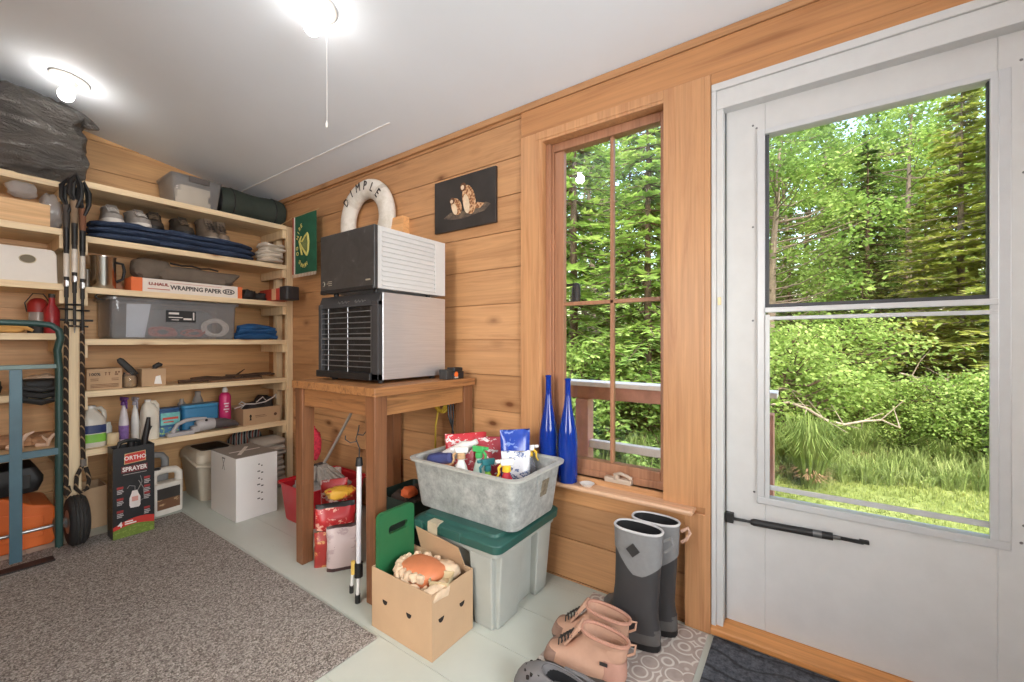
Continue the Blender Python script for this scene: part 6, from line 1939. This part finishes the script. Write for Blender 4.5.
sack('snack_bag', 'tall red bag behind the other bags under the table', 1.33, 2.14, .001, .14, .08, .36, [printed('red_tall', (176, 40, 40), [(216, 190, 180), (150, 36, 30)], 14)], -30, 0, 17)
solo('yellow_bag', MB().blob(0, 0, 0, .14, .10, .06, .7, 18, 10, .25, 4, 6), printed('yellow_print', (222, 170, 60), [(196, 60, 40), (240, 210, 130)], 14), 'crumpled yellow packet on top of the bags under the table', 'packet', (1.30, 2.035, .287), -20)
t = thing('telescopic_pole', 'white telescopic pole with black fittings leaning on the near table leg', 'pole', (1.092, 1.575, 0.001))
part('tube', MB().cyl((0, 0, .12), (.006, .004, .585), .0105, None, 12), plain((214, 214, 218), .35), t)
part('inner_tube', MB().cyl((-.004, .0, .03), (0, 0, .12), .008, None, 10).cyl((-.022, .018, .05), (-.018, .016, .15), .006, None, 8), plain((220, 218, 214), .35), t)
part('foot', MB().cyl((-.004, 0, 0), (-.004, 0, .035), .0115, None, 10).cyl((-.022, .018, .045), (-.022, .018, .075), .009, None, 8), M_black, t)
part('joint', MB().cyl((0, 0, .11), (0, 0, .17), .018, None, 12), M_black, t)
part('joint', MB().cyl((.006, .004, .585), (.006, .004, .62), .016, .012, 12), M_black, t)
part('yellow_band', MB().cyl((-.018, .012, .125), (-.018, .012, .18), .009, None, 8), plain((226, 190, 96), .5), t)
part('wire_hook', MB().tube([(.006, .004, .615), (.01, .008, .66), (-.004, .012, .70), (.01, .015, .735), (.006, .004, .76)], .0025, 5).tube([(.0, .01, .69), (-.02, .03, .685), (-.034, .045, .70), (-.03, .05, .715)], .0025, 5).tube([(.0, .008, .72), (.02, -.005, .715), (.03, -.01, .73)], .0025, 5), M_dark, t)
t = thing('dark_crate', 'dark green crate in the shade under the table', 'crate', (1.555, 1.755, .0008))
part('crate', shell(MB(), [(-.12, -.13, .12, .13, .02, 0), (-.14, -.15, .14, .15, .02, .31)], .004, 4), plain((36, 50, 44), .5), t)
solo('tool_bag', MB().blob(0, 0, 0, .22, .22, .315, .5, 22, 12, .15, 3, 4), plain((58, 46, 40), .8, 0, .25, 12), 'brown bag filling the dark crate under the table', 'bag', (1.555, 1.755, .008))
solo('orange_pouch', MB().blob(0, 0, 0, .085, .07, .05, .7, 16, 10, .2, 4, 4), plain((222, 106, 58), .6), 'bright orange pouch on top of the dark crate under the table', 'pouch', (1.475, 1.69, .315))
t = thing('cable_coil', 'yellow extension cord hung under the table by the wall', 'cord', (1.683, 1.66, .80))
part('coil', coil(6, .045, .075, .006, 6, .012, .02).xf(Matrix.Rotation(R(90), 4, 'Z')), plain((190, 160, 52), .6), t)
part('tail', MB().tube([(0, .03, -.06), (-.005, .045, -.15), (-.002, .05, -.26), (.0, .055, -.36)], .0055, 6), plain((190, 160, 52), .6), t)
t = thing('black_cables', 'black cables hanging under the table beside the yellow cord', 'cables', (1.683, 1.575, .798))
for k in range(3):
    part('cable', MB().tube([(0, .02 * k, 0), (-.01, .018 * k - .01, -.08), (0, -.012 * k + .01, -.20), (-.005, .008 * k - .03, -.36)], .0045, 6), M_black, t)

# ================================================================ by the window
M_cob = plain((26, 56, 158), .12, 0, .05, 6, 'cobalt_glass', spec=.8)
m, nt, b = new_mat('cobalt_bottle_glass')
b.inputs['Base Color'].default_value = (*srgb(28, 74, 190), 1)
b.inputs['Roughness'].default_value = .05
b.inputs['Transmission Weight'].default_value = .55
b.inputs['IOR'].default_value = 1.45
for i, (x_, y_, h_, lab) in enumerate(((1.732, 1.005, .485, 'tall cobalt blue glass bottle on the sill, left of the pair'), (1.730, .900, .475, 'tall cobalt blue glass bottle on the sill, right of the pair'))):
    t = thing('blue_bottle', lab, 'bottle', (x_, y_, .477), 0, 'cobalt bottles on the window sill')
    part('glass', MB().lathe([(0, 0), (.041, 0), (.044, .006), (.044, .19), (.041, .225), (.030, .29), (.018, .35), (.0135, .40), (.0125, h_ - .012), (.0145, h_ - .010), (.0145, h_), (.010, h_), (.0095, .40), (0, .39)], seg=28), m, t)
solo('white_dish', shell(MB(), [(-.02, -.02, .02, .02, .02, 0), (-.033, -.033, .033, .033, .033, .012)], .003, 6), plain((232, 230, 226), .3), 'small white round dish on the window sill', 'dish', (1.722, .80, .477))

# ================================================================ boots on the mat
M_rub = plain((58, 57, 58), .55, 0, .06, 12, 'dark_rubber')
M_neo = plain((126, 126, 126), .8, 0, .05, 60, 'grey_neoprene')
M_bump = plain((92, 90, 88), .6, 0, .08, 14)
M_lin = plain((24, 24, 26), .9)
def rubber_boot(label, loc, rz):
    t = thing('rubber_boot', label, 'boot', loc, rz, 'tall rubber boots by the wall')
    L, w = .30, .108
    part('sole', MB().loft([foot_ring(.001, .004, L - .006, w * .47), foot_ring(.014, 0, L, w * .5), foot_ring(.024, .001, L - .002, w * .49)]), M_black, t)
    part('foot', MB().loft([foot_ring(.0242, .002, L - .003, w * .49), foot_ring(.05, .001, L - .008, w * .485), foot_ring(.066, .003, L * .93, w * .46), foot_ring(.078, .003, L * .8, w * .44)]), M_bump, t)
    secs = [(.06, .004, L * .9, w * .44), (.085, .006, L * .76, w * .42), (.105, .010, L * .66, w * .41), (.13, .012, L * .60, w * .42), (.20, .008, L * .57, w * .43), (.30, .002, L * .56, w * .455), (.38, -.002, L * .565, w * .475), (.425, -.004, L * .57, w * .48)]
    part('shaft', MB().loft([foot_ring(s[0], s[1], s[2], s[3], nar=.08) for s in secs] + [foot_ring(.424, .002, L * .55, w * .43, nar=.08), foot_ring(.25, .01, L * .54, w * .40, nar=.08), foot_ring(.12, .03, L * .5, w * .32, nar=.08)]), M_rub, t)
    def sec_at(z):
        for s0, s1 in zip(secs, secs[1:]):
            if s0[0] <= z <= s1[0]:
                f_ = (z - s0[0]) / (s1[0] - s0[0])
                return [s0[i] + (s1[i] - s0[i]) * f_ for i in (1, 2, 3)]
        return secs[-1][1:]
    # grey upper with a pointed lower edge
    rows = []
    for u in (0, .2, .45, .7, .9, 1.0):
        ring = []
        for k in range(40):
            a = 2 * PI * k / 40
            ca = math.cos(a)
            lowz = .345 - .075 * min(1, max(0, (.75 - ca) / .75)) + (.035 * (-.35 - ca) / .65 if ca < -.35 else 0)
            z_ = lowz + (.424 - lowz) * u
            yb, yf, hw = sec_at(z_)
            mid, half = (yb + yf) / 2, (yf - yb) / 2
            sa = math.sin(a)
            ring.append(((hw + .0022) * math.copysign(abs(sa) ** .82, sa) * (.96 + .04 * ca), mid + (half + .0022) * math.copysign(abs(ca) ** .82, ca), z_))
        rows.append(ring)
    part('grey_upper', MB().loft(rows, False, False), M_neo, t, label='grey padded upper')
    part('rim', MB().tube([Vector(p) for p in foot_ring(.425, -.004, L * .57, w * .48, nar=.08, n=32)], .0045, 6, closed=True), plain((196, 196, 196), .7), t)
    part('lining', MB().loft([foot_ring(.4235, .003, L * .548, w * .425, nar=.08), foot_ring(.30, .01, L * .52, w * .38, nar=.08)], False, False), M_lin, t)
    part('pull_loop', MB().tube([(0, -.012, .40), (.0, -.035, .418), (0, -.042, .40), (0, -.03, .375), (0, -.012, .36)], .006, 6), plain((196, 160, 140), .7) if 'right' in label else M_neo, t)
    part('side_badge', MB().prism([(.155, .36), (.13, .385), (.105, .36), (.13, .335)], -.0555, -.0505, 'x').xf(Matrix.Translation((.0, -.045, .0))), M_dark, t, smooth=False)
    return t
rubber_boot('tall black and grey rubber boot nearer the pink boots, left of the pair', (1.537, .425, .0065), -2)
rubber_boot('tall black and grey rubber boot nearer the wall, right of the pair', (1.655, .395, .0065), 2)
M_pink = plain((192, 152, 128), .7, 0, .07, 18, 'dusty_pink_nubuck')
M_pink_c = plain((178, 132, 112), .85, 0, .08, 30)
M_tread = plain((92, 84, 78), .8)
for i, (x_, y_, rz_, lab) in enumerate(((1.318, .475, 8, 'dusty pink hiking boot nearest the camera on the ringed mat'), (1.43, .51, 6, 'dusty pink hiking boot beside the tall rubber boot'))):
    t = shoe('hiking_boot', lab, 'boot', (x_, y_, .0065), rz_, .285, .110, .145, M_pink, M_tread, plain((52, 48, 46), .7), high=True, collar=M_pink_c, group='dusty pink hiking boots on the mat', toe=plain((150, 120, 104), .75))
    part('heel_loop', MB().tube([(0, -.012, .138), (0, -.030, .142), (0, -.026, .115), (0, -.004, .10)], .004, 6), M_pink, t)
    part('side_tag', MB().box(-.0475, .05, .075, -.0445, .075, .085), M_dark, t, smooth=False)
    part('heel_counter', MB().loft([[(p[0] * 1.03, p[1] * 1.0 - .002, p[2]) for p in foot_ring(z_, .0, .09, .047 - k * .004, 0)] for k, z_ in enumerate((.028, .05, .085))], False, False), plain((184, 140, 122), .75), t)
M_croc = plain((112, 110, 110), .6, 0, .06, 20, 'grey_foam')
for i, (x_, y_, rz_, lab) in enumerate(((1.15, .513, 6, 'grey foam clog with round holes at the bottom edge, toe to the left'), (1.03, .45, 2, 'second grey foam clog cut by the bottom of the photo'))):
    t = thing('foam_clog', lab, 'clog', (x_, y_, .0065), rz_, 'grey foam clogs')
    L, w = .265, .105
    part('sole', MB().loft([foot_ring(.001, .004, L - .004, w * .48), foot_ring(.012, 0, L, w * .51), foot_ring(.03, .002, L - .003, w * .49)]), plain((92, 90, 90), .6), t)
    secs = [(.0302, .003, L - .004, w * .485, 0), (.05, .003, L - .012, w * .47, .0), (.064, .004, L * .9, w * .43, .05), (.076, .008, L * .78, w * .38, .12), (.082, .012, L * .66, w * .35, .16)]
    part('upper', MB().loft([foot_ring(*s) for s in secs] + [foot_ring(.08, .02, L * .62, w * .29, .16), foot_ring(.04, .02, L * .55, w * .3, 0)]), M_croc, t)
    part('lining', MB().loft([foot_ring(.0815, .019, L * .63, w * .30, .16), foot_ring(.045, .022, L * .55, w * .27, .0)], False, False), M_lin, t)
    mb = MB()
    for (u, v_) in ((-.028, .165), (-.01, .17), (.01, .17), (.028, .165), (-.03, .19), (-.01, .195), (.012, .195), (.03, .19), (-.02, .215), (.0, .22), (.02, .215), (-.038, .20), (.038, .2)):
        zt = .0905 - ((v_ - .16) / .10) ** 2 * .038 - (abs(u) / .05) ** 2 * .02
        mb.lathe([(0, -.006), (.0052, -.006), (.0052, .002), (0, .002)], (u, v_, zt), 10)
    part('vent_hole', mb, M_hole, t)
    part('heel_strap', MB().tube([(-.045, .11, .075), (-.05, .05, .07), (-.03, .0, .075), (0, -.012, .078), (.03, .0, .075), (.05, .05, .07), (.045, .11, .075)], .007, 6), M_croc, t)
